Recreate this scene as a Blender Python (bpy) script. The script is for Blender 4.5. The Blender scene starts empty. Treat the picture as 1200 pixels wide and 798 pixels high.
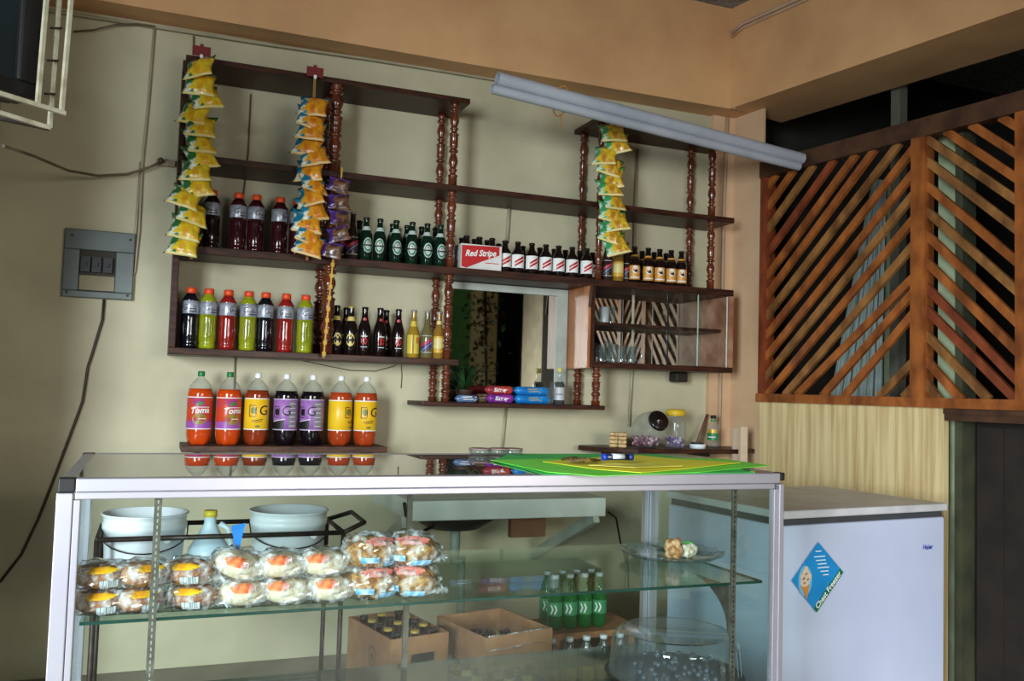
import bpy, bmesh, math, random
from mathutils import Vector, Matrix, noise
random.seed(7)
SC = bpy.context.scene
COL = SC.collection
PI = math.pi

# ---------------------------------------------------------------- camera
FPX = 1050.0
YAW, PITCH, ROLL, CH = math.radians(21.75), math.radians(3.2), math.radians(1.72), 1.30
fw = Vector((math.sin(YAW)*math.cos(PITCH), math.cos(YAW)*math.cos(PITCH), math.sin(PITCH)))
r0 = Vector((math.cos(YAW), -math.sin(YAW), 0)); u0 = r0.cross(fw)
rt = math.cos(ROLL)*r0 + math.sin(ROLL)*u0
up = -math.sin(ROLL)*r0 + math.cos(ROLL)*u0
CP = Vector((0, -4.4, CH))
cam = bpy.data.cameras.new('camera'); cam.sensor_width = 36; cam.lens = FPX/1200*36
camo = bpy.data.objects.new('camera', cam); COL.objects.link(camo)
m = Matrix((rt, up, -fw)).transposed().to_4x4(); m.translation = CP
camo.matrix_world = m; SC.camera = camo
cam.clip_start = .05

# ---------------------------------------------------------------- light and exposure
SC.view_settings.view_transform = 'Standard'; SC.view_settings.look = 'None'
SC.view_settings.gamma = 1; SC.view_settings.use_curve_mapping = False
SC.view_settings.exposure = 0.0
SC.cycles.transparent_max_bounces = 24
W = bpy.data.worlds.new('World'); SC.world = W; W.use_nodes = True
W.node_tree.nodes['Background'].inputs[0].default_value = (.80, .88, 1.0, 1)
W.node_tree.nodes['Background'].inputs[1].default_value = .16
def area(name, loc, target, sx, sy, power, col, spread=180):
    l = bpy.data.lights.new(name, 'AREA'); l.shape = 'RECTANGLE'; l.size = sx; l.size_y = sy
    l.energy = power; l.color = col; l.spread = math.radians(spread)
    o = bpy.data.objects.new(name, l); COL.objects.link(o); o.location = loc
    o.rotation_euler = (Vector(target)-Vector(loc)).to_track_quat('-Z', 'Y').to_euler()
    return o
area('doorway_daylight', (-2.5, -5.9, 1.60), (-1.3, -4.5, .55), 1.1, 2.1, 270, (.82, .93, 1.0), 105)
area('shop_front_daylight', (2.0, -7.6, 1.7), (1.7, -5.6, .5), 2.2, 1.2, 72, (1.0, .95, .86), 105)  # added frontal fill light, no opening is built behind it

# ---------------------------------------------------------------- helpers
def ray(x, y): return fw + rt*((x-600)/FPX) + up*((399-y)/FPX)
def onY(x, y, Y): d = ray(x, y); return CP + d*((Y-CP.y)/d.y)
def onZ(x, y, Z): d = ray(x, y); return CP + d*((Z-CP.z)/d.z)
def xat(px, py, Y): return onY(px, py, Y).x
WA = math.radians(8.2); WO = Vector((3.12, -.05, 0))
wd = Vector((math.sin(WA), -math.cos(WA), 0)); wn = Vector((-math.cos(WA), -math.sin(WA), 0))
def Wp(s, z, o=0): return WO + wd*s + wn*o + Vector((0, 0, z))
def wpx(x, y, o=0):
    d = ray(x, y); P = WO + wn*o
    p = CP + d*((P-CP).dot(wn)/d.dot(wn)); return ((p-WO).dot(wd), p.z)

def lin(c):
    out = []
    for v in c[:3]:
        v /= 255.0
        out.append(v/12.92 if v <= .04045 else ((v+.055)/1.055)**2.4)
    return (*out, 1.0)
MATS = {}
def mat(name, col, rough=.5, metal=0, col2=None, nscale=8, stretch=(1, 1, 1), bump=0, bscale=60, spec=.5,
        coat=0, trans=0, ior=1.45, lo=.35, hi=.65, alpha=1, detail=4, emis=0):
    if name in MATS: return MATS[name]
    M = bpy.data.materials.new(name); M.use_nodes = True; N = M.node_tree.nodes; L = M.node_tree.links
    b = N['Principled BSDF']
    b.inputs['Base Color'].default_value = lin(col); b.inputs['Roughness'].default_value = rough
    b.inputs['Metallic'].default_value = metal; b.inputs['Specular IOR Level'].default_value = spec
    b.inputs['Coat Weight'].default_value = coat; b.inputs['Transmission Weight'].default_value = trans
    b.inputs['IOR'].default_value = ior; b.inputs['Alpha'].default_value = alpha
    b.inputs['Coat Roughness'].default_value = .12
    if emis:
        b.inputs['Emission Color'].default_value = lin(col); b.inputs['Emission Strength'].default_value = emis
    tc = N.new('ShaderNodeTexCoord'); mp = N.new('ShaderNodeMapping'); mp.inputs['Scale'].default_value = stretch
    L.new(tc.outputs['Object'], mp.inputs['Vector'])
    if col2 is None: col2 = tuple(c*.9 for c in col[:3])
    n = N.new('ShaderNodeTexNoise'); n.inputs['Scale'].default_value = nscale; n.inputs['Detail'].default_value = detail
    L.new(mp.outputs[0], n.inputs['Vector'])
    r = N.new('ShaderNodeValToRGB'); r.color_ramp.elements[0].position = lo; r.color_ramp.elements[1].position = hi
    r.color_ramp.elements[0].color = lin(col2); r.color_ramp.elements[1].color = lin(col)
    L.new(n.outputs['Fac'], r.inputs['Fac']); L.new(r.outputs['Color'], b.inputs['Base Color'])
    if bump:
        n2 = N.new('ShaderNodeTexNoise'); n2.inputs['Scale'].default_value = bscale
        L.new(mp.outputs[0], n2.inputs['Vector'])
        bp = N.new('ShaderNodeBump'); bp.inputs['Strength'].default_value = bump; bp.inputs['Distance'].default_value = .01
        L.new(n2.outputs['Fac'], bp.inputs['Height']); L.new(bp.outputs[0], b.inputs['Normal'])
    MATS[name] = M; return M
def glass(name, tint=(235, 245, 240), ior=1.45, rough=0.0, k=1.0, milk=0, milkcol=(200, 205, 205), nscale=0):
    if name in MATS: return MATS[name]
    M = bpy.data.materials.new(name); M.use_nodes = True; N = M.node_tree.nodes; L = M.node_tree.links
    N.remove(N['Principled BSDF']); out = N['Material Output']
    t = N.new('ShaderNodeBsdfTransparent'); t.inputs[0].default_value = lin(tint)
    g = N.new('ShaderNodeBsdfGlossy'); g.inputs['Roughness'].default_value = rough
    f = N.new('ShaderNodeFresnel')      # the shell is thin: the same index on both faces
    gm_ = N.new('ShaderNodeNewGeometry'); mr = N.new('ShaderNodeMapRange'); mr.inputs[3].default_value = ior; mr.inputs[4].default_value = 1/ior
    L.new(gm_.outputs['Backfacing'], mr.inputs[0]); L.new(mr.outputs[0], f.inputs[0])
    mu = N.new('ShaderNodeMath'); mu.operation = 'MULTIPLY'; mu.inputs[1].default_value = k; mu.use_clamp = True
    L.new(f.outputs[0], mu.inputs[0])
    mx = N.new('ShaderNodeMixShader'); L.new(mu.outputs[0], mx.inputs[0]); L.new(t.outputs[0], mx.inputs[1]); L.new(g.outputs[0], mx.inputs[2])
    last = mx
    if milk:
        d = N.new('ShaderNodeBsdfDiffuse'); d.inputs[0].default_value = lin(milkcol)
        m2 = N.new('ShaderNodeMixShader'); m2.inputs[0].default_value = milk
        L.new(mx.outputs[0], m2.inputs[1]); L.new(d.outputs[0], m2.inputs[2]); last = m2
        if nscale:
            tc = N.new('ShaderNodeTexCoord'); nz = N.new('ShaderNodeTexNoise'); nz.inputs['Scale'].default_value = nscale
            L.new(tc.outputs['Object'], nz.inputs['Vector'])
            rr = N.new('ShaderNodeMapRange'); rr.inputs[1].default_value = .45; rr.inputs[2].default_value = .7
            rr.inputs[3].default_value = 0; rr.inputs[4].default_value = milk*2.5
            L.new(nz.outputs['Fac'], rr.inputs[0]); L.new(rr.outputs[0], m2.inputs[0])
    L.new(last.outputs[0], out.inputs[0]); MATS[name] = M; return M

class MB:
    def __init__(s): s.v = []; s.f = []; s.mi = []; s.sm = []
    def face(s, idx, m=0, sm=False): s.f.append(idx); s.mi.append(m); s.sm.append(sm)
    def add(s, vs, fs, m=0, sm=False):
        b = len(s.v); s.v += [tuple(v) for v in vs]
        for f in fs: s.face([b+i for i in f], m, sm)
        return s
    def hexa(s, p, m=0):      # 8 points: bottom 4 ccw, top 4 ccw
        return s.add(p, [(3, 2, 1, 0), (4, 5, 6, 7), (0, 1, 5, 4), (1, 2, 6, 5), (2, 3, 7, 6), (3, 0, 4, 7)], m)
    def box(s, x0, x1, y0, y1, z0, z1, m=0):
        return s.hexa([(x0, y0, z0), (x1, y0, z0), (x1, y1, z0), (x0, y1, z0), (x0, y0, z1), (x1, y0, z1), (x1, y1, z1), (x0, y1, z1)], m)
    def wbox(s, s0, s1, o0, o1, z0, z1, m=0):   # box in the frame of the slanted right wall
        return s.hexa([Wp(s0, z0, o0), Wp(s0, z0, o1), Wp(s1, z0, o1), Wp(s1, z0, o0), Wp(s0, z1, o0), Wp(s0, z1, o1), Wp(s1, z1, o1), Wp(s1, z1, o0)], m)
    def prism(s, pts, z0, z1, m=0):
        n = len(pts); b = [(x, y, z0) for x, y in pts]+[(x, y, z1) for x, y in pts]
        return s.add(b, [tuple(range(n-1, -1, -1)), tuple(range(n, 2*n))]+[(i, (i+1) % n, n+(i+1) % n, n+i) for i in range(n)], m)
    def bar(s, a, b, w, t, upv=(0, 0, 1), m=0):  # rectangular bar from a to b
        a = Vector(a); b = Vector(b); d = (b-a).normalized(); u = Vector(upv); x = d.cross(u).normalized(); y = x.cross(d).normalized()
        P = []
        for c in (a, b):
            for i, j in ((-1, -1), (1, -1), (1, 1), (-1, 1)): P.append(c+x*(i*w/2)+y*(j*t/2))
        return s.hexa(P, m)
    def lathe(s, prof, c=(0, 0, 0), seg=20, m=0, sm=True, cap0=True, cap1=True, wob=0):
        b = len(s.v); n = len(prof)
        for z, r in prof:
            for k in range(seg):
                a = 2*PI*k/seg; rr = r*(1+wob*math.cos(5*a)) if wob else r
                s.v.append((c[0]+rr*math.sin(a), c[1]-rr*math.cos(a), c[2]+z))
        for i in range(n-1):
            for k in range(seg):
                k2 = (k+1) % seg
                s.face([b+i*seg+k, b+i*seg+k2, b+(i+1)*seg+k2, b+(i+1)*seg+k], m, sm)
        if cap0: s.face([b+k for k in range(seg-1, -1, -1)], m)
        if cap1: s.face([b+(n-1)*seg+k for k in range(seg)], m)
        return s
    def tube(s, pts, r, seg=8, m=0, closed=False):
        pts = [Vector(p) for p in pts]; n = len(pts); b = len(s.v); rr = r if isinstance(r, (list, tuple)) else [r]*n
        prev = None
        for i, p in enumerate(pts):
            if closed: d = pts[(i+1) % n]-pts[i-1]
            else: d = pts[min(i+1, n-1)]-pts[max(i-1, 0)]
            d.normalize()
            if prev is None:
                a = Vector((0, 0, 1)) if abs(d.z) < .9 else Vector((1, 0, 0)); x = d.cross(a).normalized()
            else: x = (prev-d*prev.dot(d)).normalized()
            prev = x; y = d.cross(x)
            for k in range(seg):
                t = 2*PI*k/seg; s.v.append(tuple(p+x*(rr[i]*math.cos(t))+y*(rr[i]*math.sin(t))))
        for i in range(n if closed else n-1):
            j = (i+1) % n
            for k in range(seg):
                k2 = (k+1) % seg; s.face([b+i*seg+k, b+i*seg+k2, b+j*seg+k2, b+j*seg+k], m, True)
        if not closed:
            s.face([b+k for k in range(seg-1, -1, -1)], m); s.face([b+(n-1)*seg+k for k in range(seg)], m)
        return s
    def xf(s, M):
        s.v = [tuple(M @ Vector(v)) for v in s.v]; return s
    def build(s, name, mats, parent=None, loc=None, rot=None, bevel=0):
        me = bpy.data.meshes.new(name); me.from_pydata([tuple(v) for v in s.v], [], s.f)
        if not isinstance(mats, (list, tuple)): mats = [mats]
        for q in mats: me.materials.append(q)
        me.polygons.foreach_set('material_index', s.mi); me.polygons.foreach_set('use_smooth', s.sm)
        me.update()
        bm = bmesh.new(); bm.from_mesh(me); bmesh.ops.recalc_face_normals(bm, faces=bm.faces); bm.to_mesh(me); bm.free()
        o = bpy.data.objects.new(name, me); COL.objects.link(o)
        if parent: o.parent = parent
        if loc is not None: o.location = loc
        if rot is not None: o.rotation_euler = rot
        if bevel:
            md = o.modifiers.new('bevel', 'BEVEL'); md.width = bevel; md.segments = 2; md.limit_method = 'ANGLE'
        return o
def tag(o, label, cat, group=None, kind=None):
    o['label'] = label; o['category'] = cat
    if group: o['group'] = group
    if kind: o['kind'] = kind
    return o
def thing(name, label, cat, loc=(0, 0, 0), rz=0, group=None):
    o = bpy.data.objects.new(name, None); COL.objects.link(o); o.location = loc; o.rotation_euler = (0, 0, rz); o.empty_display_size = .05
    return tag(o, label, cat, group)
def struct(o): o['kind'] = 'structure'; return o
def copy_tree(o, parent=None):
    c = o.copy(); COL.objects.link(c)
    if parent: c.parent = parent
    for ch in list(o.children): copy_tree(ch, c)
    return c
def ncrumple(p, sc, amt, seed=0):
    return noise.noise(Vector(p)*sc+Vector((seed*7.3, seed*3.1, seed*5.7)))*amt
TXT = {}
def text2d(s, size, shear=0, align='CENTER', bold=0):
    key = (s, size, shear, align, bold)
    if key in TXT: return TXT[key]
    cu = bpy.data.curves.new('t', 'FONT'); cu.body = s; cu.size = size; cu.align_x = align; cu.align_y = 'CENTER'; cu.shear = shear
    cu.offset = bold; cu.resolution_u = 3
    o = bpy.data.objects.new('t', cu); COL.objects.link(o)
    dg = bpy.context.evaluated_depsgraph_get(); me = o.evaluated_get(dg).to_mesh()
    r = ([tuple(v.co) for v in me.vertices], [tuple(p.vertices) for p in me.polygons])
    o.evaluated_get(dg).to_mesh_clear(); bpy.data.objects.remove(o); bpy.data.curves.remove(cu)
    TXT[key] = r; return r
def txt_cyl(mb, s, size, R, z, m, a0=0, shear=0, tilt=0, bold=0):    # lettering wrapped round a bottle, facing -Y
    vs, fs = text2d(s, size, shear, 'CENTER', bold); out = []
    for x, y, _ in vs:
        x, y = x*math.cos(tilt)-y*math.sin(tilt), x*math.sin(tilt)+y*math.cos(tilt)
        a = x/R+a0; out.append((R*math.sin(a), -R*math.cos(a), z+y))
    mb.add(out, fs, m)
def patch_cyl(mb, pts, R, m, a0=0, grid=None):      # a polygon (u, z) wrapped round a bottle
    out = [(R*math.sin(u/R+a0), -R*math.cos(u/R+a0), z) for u, z in pts]
    mb.add(out, [tuple(range(len(pts)))], m)
def band_cyl(mb, R, z0, z1, a_0, a_1, m, n=12, skew=0):
    b = []
    for i in range(n+1):
        a = a_0+(a_1-a_0)*i/n; dz = skew*(i/n-.5)
        b.append((R*math.sin(a), -R*math.cos(a), z0+dz)); b.append((R*math.sin(a), -R*math.cos(a), z1+dz))
    mb.add(b, [(2*i, 2*i+2, 2*i+3, 2*i+1) for i in range(n)], m, True)
def disc_cyl(mb, R, uc, zc, ru, rz, m, n=20):
    pts = []
    cv = [(uc, zc)]+[(uc+ru*math.cos(2*PI*k/n), zc+rz*math.sin(2*PI*k/n)) for k in range(n)]
    mb.add([(R*math.sin(u/R), -R*math.cos(u/R), z) for u, z in cv], [(0, 1+k, 1+(k+1) % n) for k in range(n)], m)
def facecam(x, y=-.19): return -math.atan2(x, y+4.4)

# ---------------------------------------------------------------- materials
wallm = mat('plaster_cream', (196, 188, 158), .55, col2=(170, 163, 134), nscale=2.2, bump=.15, bscale=25, lo=.3, hi=.7)
beamm = mat('plaster_salmon', (214, 166, 116), .6, col2=(198, 150, 104), nscale=3, bump=.1, bscale=30)
colm = mat('plaster_peach', (210, 176, 140), .6, col2=(196, 160, 124), nscale=3, bump=.1, bscale=30)
ceilm = mat('ceiling_grey', (150, 150, 146), .8, col2=(96, 94, 90), nscale=40)
floorm = mat('floor_tile', (120, 112, 98), .35, col2=(96, 88, 76), nscale=4)
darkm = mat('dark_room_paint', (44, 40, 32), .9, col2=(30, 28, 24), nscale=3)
woodd = mat('dark_varnished_wood', (70, 36, 22), .45, col2=(36, 18, 12), nscale=9, stretch=(1, 8, 8), spec=.3, coat=.05)
woodv = mat('red_brown_turned_wood', (112, 54, 30), .22, col2=(76, 34, 20), nscale=14, stretch=(3, 3, 1), coat=.6)
woodp = mat('orange_varnished_panel', (186, 120, 70), .32, col2=(150, 88, 48), nscale=5, stretch=(1, 4, 1), coat=.2)
lat1 = mat('lattice_wood_orange', (168, 96, 42), .45, col2=(112, 58, 24), nscale=12, stretch=(1, 1, .5))
lat2 = mat('lattice_wood_tan', (158, 108, 56), .5, col2=(98, 60, 28), nscale=12, stretch=(1, 1, .5))
lat3 = mat('lattice_wood_red', (140, 66, 34), .5, col2=(96, 42, 22), nscale=12, stretch=(1, 1, .5))
latd = mat('lattice_wood_dark', (84, 54, 34), .55, col2=(56, 34, 22), nscale=10)
pinem = mat('pine_boards', (222, 200, 150), .5, col2=(186, 156, 104), nscale=7, stretch=(5, 5, .25), lo=.3, hi=.6)
alu = mat('white_anodised_aluminium', (196, 194, 204), .34, metal=.8, col2=(186, 184, 196), nscale=3)
blackp = mat('black_plastic', (22, 22, 24), .4, col2=(14, 14, 15))
gl = glass('clear_counter_glass', (246, 251, 249), 1.5, 0, .8)
gltop = glass('counter_top_glass', (238, 247, 243), 1.5, 0, 1.5, milk=.05, milkcol=(170, 175, 165))
glshelf = glass('glass_shelf', (232, 246, 241), 1.5, 0, .8)
gledge = mat('green_glass_edge', (24, 62, 54), .2, col2=(18, 50, 44))
clearp = glass('clear_plastic', (244, 247, 246), 1.4, .05, 1.8, milk=.09)
wrap = glass('plastic_wrap', (249, 250, 251), 1.5, .10, 2.6, milk=.20, milkcol=(236, 238, 242), nscale=45)
cutg = glass('cut_glass', (246, 251, 251), 1.5, .03, 1.4, milk=.05)
mirr = mat('mirror_silver', (214, 214, 206), .02, metal=1, col2=(212, 212, 204))
steelw = mat('pale_painted_steel', (186, 180, 156), .5, col2=(150, 142, 116), nscale=20)
rodm = mat('dark_rusty_rod', (62, 50, 44), .5, metal=.4, col2=(40, 32, 28), nscale=30)
stand = mat('grey_slotted_steel', (110, 106, 98), .45, metal=.6, col2=(84, 78, 70), nscale=40)
pvc = mat('white_pvc', (172, 176, 184), .35, col2=(158, 162, 172), nscale=6)
pinkc = mat('painted_conduit', (196, 170, 146), .5, col2=(180, 152, 128))
wirem = mat('grey_cable', (112, 98, 78), .5, col2=(84, 72, 56))
wirepl = mat('wall_paint_conduit', (166, 158, 132), .5, col2=(148, 140, 116))
whitep = mat('white_plastic', (226, 232, 236), .35, col2=(214, 220, 226))
paperw = mat('white_paper', (236, 236, 232), .6, col2=(226, 226, 222))
redp = mat('red_print', (196, 30, 34), .45, col2=(176, 24, 28))
blk = mat('black_print', (24, 22, 22), .5, col2=(18, 16, 16))
card = mat('brown_cardboard', (168, 120, 82), .75, col2=(150, 104, 70), nscale=20)
gold = mat('gold_foil', (206, 176, 84), .35, metal=.3, col2=(180, 146, 60))
dstr = mat('dark_glass_brown', (26, 14, 12), .1, col2=(18, 10, 10), coat=.3)
dgreen = mat('dark_green_glass', (12, 40, 26), .1, col2=(8, 28, 20), coat=.3)

# ================================================================ SETTING
BZ = 2.945
def S(name, mb, m): return struct(mb.build(name, m))
S('floor', MB().box(-4, 6.5, -11, .2, -.1, 0), floorm)
S('wall_back', MB().box(-.9, 2.97, 0, .2, 0, 3.6), wallm)
S('wall_left', MB().box(-.82, -.67, -1.15, 0, 0, 3.6), wallm)
S('ceiling', MB().box(-4, 6.5, -9.4, .2, 3.53, 3.65), ceilm)
S('wall_corner_column', MB().prism([(2.97, -.03), (3.117, -.03), (3.149, -.263), (3.165, -.26), (3.2, .2), (2.97, .2)], 0, BZ), colm)
S('trim_beam_back', MB().prism([(-.67, -.168), (2.985, -.168), (3.2, -.13), (3.3, .19), (-.67, .19)], BZ, 3.53), beamm)
rb0, rb1 = Vector((2.985, -.165)), Vector((3.27, -1.80))
rd = (rb1-rb0).normalized(); rn = Vector((-rd.y, rd.x))
e = rb0+rd*7.5
S('trim_beam_right', MB().prism([tuple(rb0), tuple(e), tuple(e+rn*.43), tuple(rb0+rn*.43)], BZ, 3.53), beamm)
# what stands further along the right wall and is seen only in the bar mirror
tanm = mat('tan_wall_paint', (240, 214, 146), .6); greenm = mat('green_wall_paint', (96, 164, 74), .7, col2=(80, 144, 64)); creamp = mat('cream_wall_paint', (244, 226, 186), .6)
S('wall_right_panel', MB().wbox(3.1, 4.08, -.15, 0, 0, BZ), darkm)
S('wall_right_cream', MB().wbox(4.08, 4.9, -.15, 0, 0, BZ), creamp)
S('wall_right_tan', MB().wbox(6.9, 7.9, -.15, .02, 0, BZ), tanm)
S('wall_right_green', MB().wbox(7.9, 11.5, -.15, 0, 0, BZ), greenm)
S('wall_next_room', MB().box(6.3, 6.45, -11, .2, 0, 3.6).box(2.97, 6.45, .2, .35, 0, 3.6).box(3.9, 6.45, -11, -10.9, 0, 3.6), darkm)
S('wall_front_pier', MB().box(2.9, 4.6, -10.4, -10.2, 0, 3.53), creamp)
# dark doorway beside the freezer: door and jamb
s0, _ = wpx(1107, 520); s1, _ = wpx(1118, 520)
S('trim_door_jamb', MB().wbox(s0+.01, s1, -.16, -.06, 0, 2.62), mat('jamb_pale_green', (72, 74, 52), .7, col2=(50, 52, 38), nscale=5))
doorm = mat('dark_brown_door', (40, 31, 25), .8, col2=(28, 22, 18), nscale=6)
d = struct(MB().wbox(s1+.01, s1+.95, -.2, -.15, 0.01, 1.235).build('door_1', doorm))
MB().wbox(s1+.02, s1+.14, -.148, -.14, .1, 1.2).wbox(s1+.8, s1+.93, -.148, -.14, .1, 1.2).build('door_stile', doorm, d)

# ---------------------------------------------------------------- right wall screen: pine panel + lattice
sL, _ = wpx(893, 300); zb_top = 1.325
_, zt = wpx(897, 193); _, zt2 = wpx(897, 209)
s_c0, _ = wpx(1071.5, 300); s_c1, _ = wpx(1088, 300); s_r0, _ = wpx(1194, 300); s_r1 = s_r0+.075
t = thing('lattice_screen', 'tall wooden screen of diagonal slats filling the opening above the freezer', 'screen', Wp(sL, zb_top-.05))
def wchild(mb, name, mats, parent, bevel=0):
    o = mb.build(name, mats); o.parent = parent; o.matrix_parent_inverse = Matrix.Translation(-parent.location); return o
wchild(MB().wbox(sL, 3.05, -.05, .03, zt2, zt+.01), 'top_rail', latd, t)
wchild(MB().wbox(sL, 3.05, -.05, .035, zb_top-.045, zb_top), 'bottom_rail', lat1, t)
wchild(MB().wbox(sL, sL+.05, -.05, .02, zb_top, zt2), 'side_post', lat3, t)
wchild(MB().wbox(s_c0, s_c1, -.04, .03, zb_top, zt2), 'centre_post', lat1, t)
wchild(MB().wbox(s_r0, s_r1, -.04, .03, zb_top, zt2), 'side_post', lat1, t)
wchild(MB().wbox(2.98, 3.05, -.04, .03, zb_top, zt2), 'side_post', lat3, t)
def slats(lines, xa, xb, name):
    mb = MB()
    sa, sb = xa, xb
    for (x0, y0, x1, y1) in lines:
        (s0_, z0_), (s1_, z1_) = wpx(x0, y0), wpx(x1, y1)
        # run the slat to the frame on both sides
        def clip(s_, z_, ds, dz):
            return s_, z_
        if s1_ < s0_: s0_, z0_, s1_, z1_ = s1_, z1_, s0_, z0_
        mm = (z1_-z0_)/(s1_-s0_)
        def at(s_): return z0_+mm*(s_-s0_)
        a = max(sa, s0_) if not (abs(s0_-sa) < .12) else sa
        b = min(sb, s1_) if not (abs(s1_-sb) < .12) else sb
        for q in (0, 1):
            z_ = at(a if q == 0 else b)
            if z_ > zt2-.005:
                z_ = zt2-.005; v_ = s0_+(z_-z0_)/mm
                if q == 0: a = v_
                else: b = v_
            if z_ < zb_top+.005:
                z_ = zb_top+.005; v_ = s0_+(z_-z0_)/mm
                if q == 0: a = v_
                else: b = v_
        if b-a < .02: continue
        a -= .012; b += .012
        mb.bar(Wp(a, at(a)), Wp(b, at(b)), .022, .037, upv=wn.cross(wd*1+Vector((0, 0, mm))).normalized(), m=random.choice((0, 0, 0, 1, 1, 2)))
    wchild(mb, name, [lat1, lat2, lat3], t)
LB = []
for yl, sl in ((212, 1.45), (236, 1.42), (262, 1.4), (290, 1.4), (316, 1.37), (338, 1.35), (362, 1.3), (385, 1.27), (410, 1.25), (433, 1.235), (456, 1.2)):
    x1 = 1071; y1 = yl-sl*(x1-905)
    LB.append((905, yl, x1, y1))
LB += [(920, 463, 1071, 287), (934, 463, 1071, 325), (965, 463, 1071, 342), (991, 463, 1071, 367), (1033, 463, 1071, 424), (1062, 463, 1071, 453)]
slats(LB, sL+.05, s_c0, 'slats')
RB = [(1166, 133, 1195, 150), (1132, 142, 1195, 182), (1108, 153, 1195, 211), (1088.6, 164, 1195, 237), (1088.6, 190, 1195, 271), (1088.6, 219, 1195, 309), (1088.6, 249, 1195, 343),
      (1088.6, 277, 1195, 380), (1088.6, 309, 1195, 414), (1088.6, 339, 1195, 448), (1088.6, 365, 1188, 465), (1088.6, 395, 1156, 465), (1088.6, 425, 1124, 465), (1088.6, 452, 1098, 465)]
slats(RB, s_c1, s_r0, 'slats')
mb = MB(); z_ = zb_top-.45                  # third bay, seen in the mirrors
for k in range(13):
    a, b = s_r1, 2.98; za = zb_top+.02+k*.1; zb = za+.9*(b-a)
    if zb > zt2: b = a+(zt2-za)/.9; zb = zt2
    if b-a > .03: mb.bar(Wp(a, za), Wp(b, zb), .022, .037, upv=wn.cross(wd+Vector((0, 0, .9))).normalized(), m=k % 2)
wchild(mb, 'slats', [lat1, lat2], t)
sp, _ = wpx(1107, 520)
p = thing('pine_panel', 'pale pine board panel under the lattice behind the white freezer', 'panel', Wp(sL, 0))
nb = 9
mb = MB()
for i in range(nb):
    a = sL+(sp-sL)*i/nb; b = sL+(sp-sL)*(i+1)/nb
    mb.wbox(a+.001, b-.001, -.03, .005+.001*(i % 2), 0, zb_top-.045)
o = wchild(mb, 'boards', pinem, p)
o = tag(MB().wbox(sp+.005, 3.05, -.07, .01, 1.225, 1.26).wbox(sp+.005, 3.05, -.05, .02, 1.255, 1.278).build('door_header_board', [latd]), 'brown wooden header board over the dark doorway', 'beam')
# next room, seen dimly through the lattice
S('trim_pillar_next_room', MB().wbox(1.2, 1.285, -.23, -.15, 0, 2.6), mat('pillar_pale_green', (176, 186, 150), .6, col2=(150, 160, 124)))
c = MB(); n = 30; P0 = onY(960, 462, .12); P1 = onY(1036, 462, .12); zt_ = 2.75
for i in range(n):
    f0, f1 = i/n, (i+1)/n
    def cp(f, top):
        x = P0.x+(P1.x-P0.x)*f; xt = x+(P1.x-x)*.82
        return (xt if top else x, .12+.02*math.sin(f*40), zt_ if top else .9)
    c.add([cp(f0, 0), cp(f1, 0), cp(f1, 1), cp(f0, 1)], [(0, 1, 2, 3)], 0, True)
o = c.build('curtain', mat('teal_curtain', (196, 216, 210), .7)); sol = o.modifiers.new('s', 'SOLIDIFY'); sol.thickness = .006
tag(o, 'grey-green curtain hanging in the dark room behind the lattice', 'curtain')
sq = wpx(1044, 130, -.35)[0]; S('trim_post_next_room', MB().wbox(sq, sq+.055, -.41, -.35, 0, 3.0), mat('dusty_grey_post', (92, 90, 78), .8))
q0 = onY(1041, 462, .14).x; S('trim_door_frame_next_room', MB().box(q0, q0+.07, .1, .18, 0, 2.75), MATS['pillar_pale_green'])
# ---------------------------------------------------------------- cables, conduits
def cable(name, pts, r, m, label, Y=-.012, cat='cable'):
    o = MB().tube([onY(x, y, yy if len(q) else Y) for x, y, *q in pts for yy in [q[0] if q else Y]], r, 8).build(name, m)
    return tag(o, label, cat)
cable('conduit', [(40, 9), (62, 13), (180, 31), (300, 50), (430, 69), (500, 80), (585, 94), (700, 111), (850, 133)], .008, wirepl, 'thin painted conduit running along the wall just under the back beam', -.02, 'conduit')
cable('cable', [(86, 37), (110, 35), (135, 29), (160, 28), (182, 31)], .004, wirem, 'thin sagging wire beside the television, up under the beam', -.03)
o = MB(); o.tube([onY(181, 33, -.012), onY(173, 130, -.012), onY(167, 190, -.012), onY(163, 270, -.012), onY(158, 318, -.012), onY(154, 327, -.012)], .0055)
o.tube([onY(165, 190, -.012), onY(160, 260, -.012), onY(156, 305, -.012), onY(154, 322, -.012)], .0055)
tag(o.build('conduit', wirepl), 'pair of painted conduits dropping from the beam to the grey breaker box', 'conduit')
cable('cable', [(227, 42), (226.5, 60)], .003, wirem, 'short thin wire above the red clip of the left chip strip')
cable('cable', [(122, 351), (120, 375), (108, 415), (103, 430), (97, 470), (90, 490), (75, 530), (62, 565), (45, 608), (25, 650), (0, 682)], .006, mat('brown_cable', (62, 46, 34), .5), 'dark brown cable hanging from the breaker box down past the counter')
for (xs, lab) in (([(294, 110), (291, 180), (284, 240)], 'thin dark wall wire behind the top left shelves'), ([(276, 412), (275, 440), (272, 520)], 'thin dark wall wire behind the orange soda bottles')):
    cable('cable', xs, .003, mat('dark_wire', (104, 92, 70), .6), lab)
cable('conduit', [(597, 241), (594, 285)], .008, wirepl, 'pale conduit on the wall behind the beer carton')
cable('conduit', [(747, 175), (744, 250), (741, 430), (737, 500)], .008, wirepl, 'pale conduit on the wall behind the green chip strip')
cable('conduit', [(593, 478), (588, 530)], .006, wirepl, 'pale conduit on the wall under the mirror shelf')
cable('cable', [(352, 422), (380, 428), (410, 434), (440, 435), (462, 429), (470, 424), (471, 440), (470, 455)], .0025, wirem, 'thin loose wire looping on the wall under the beer shelf', -.003)
o = MB(); ov = MB()
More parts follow.
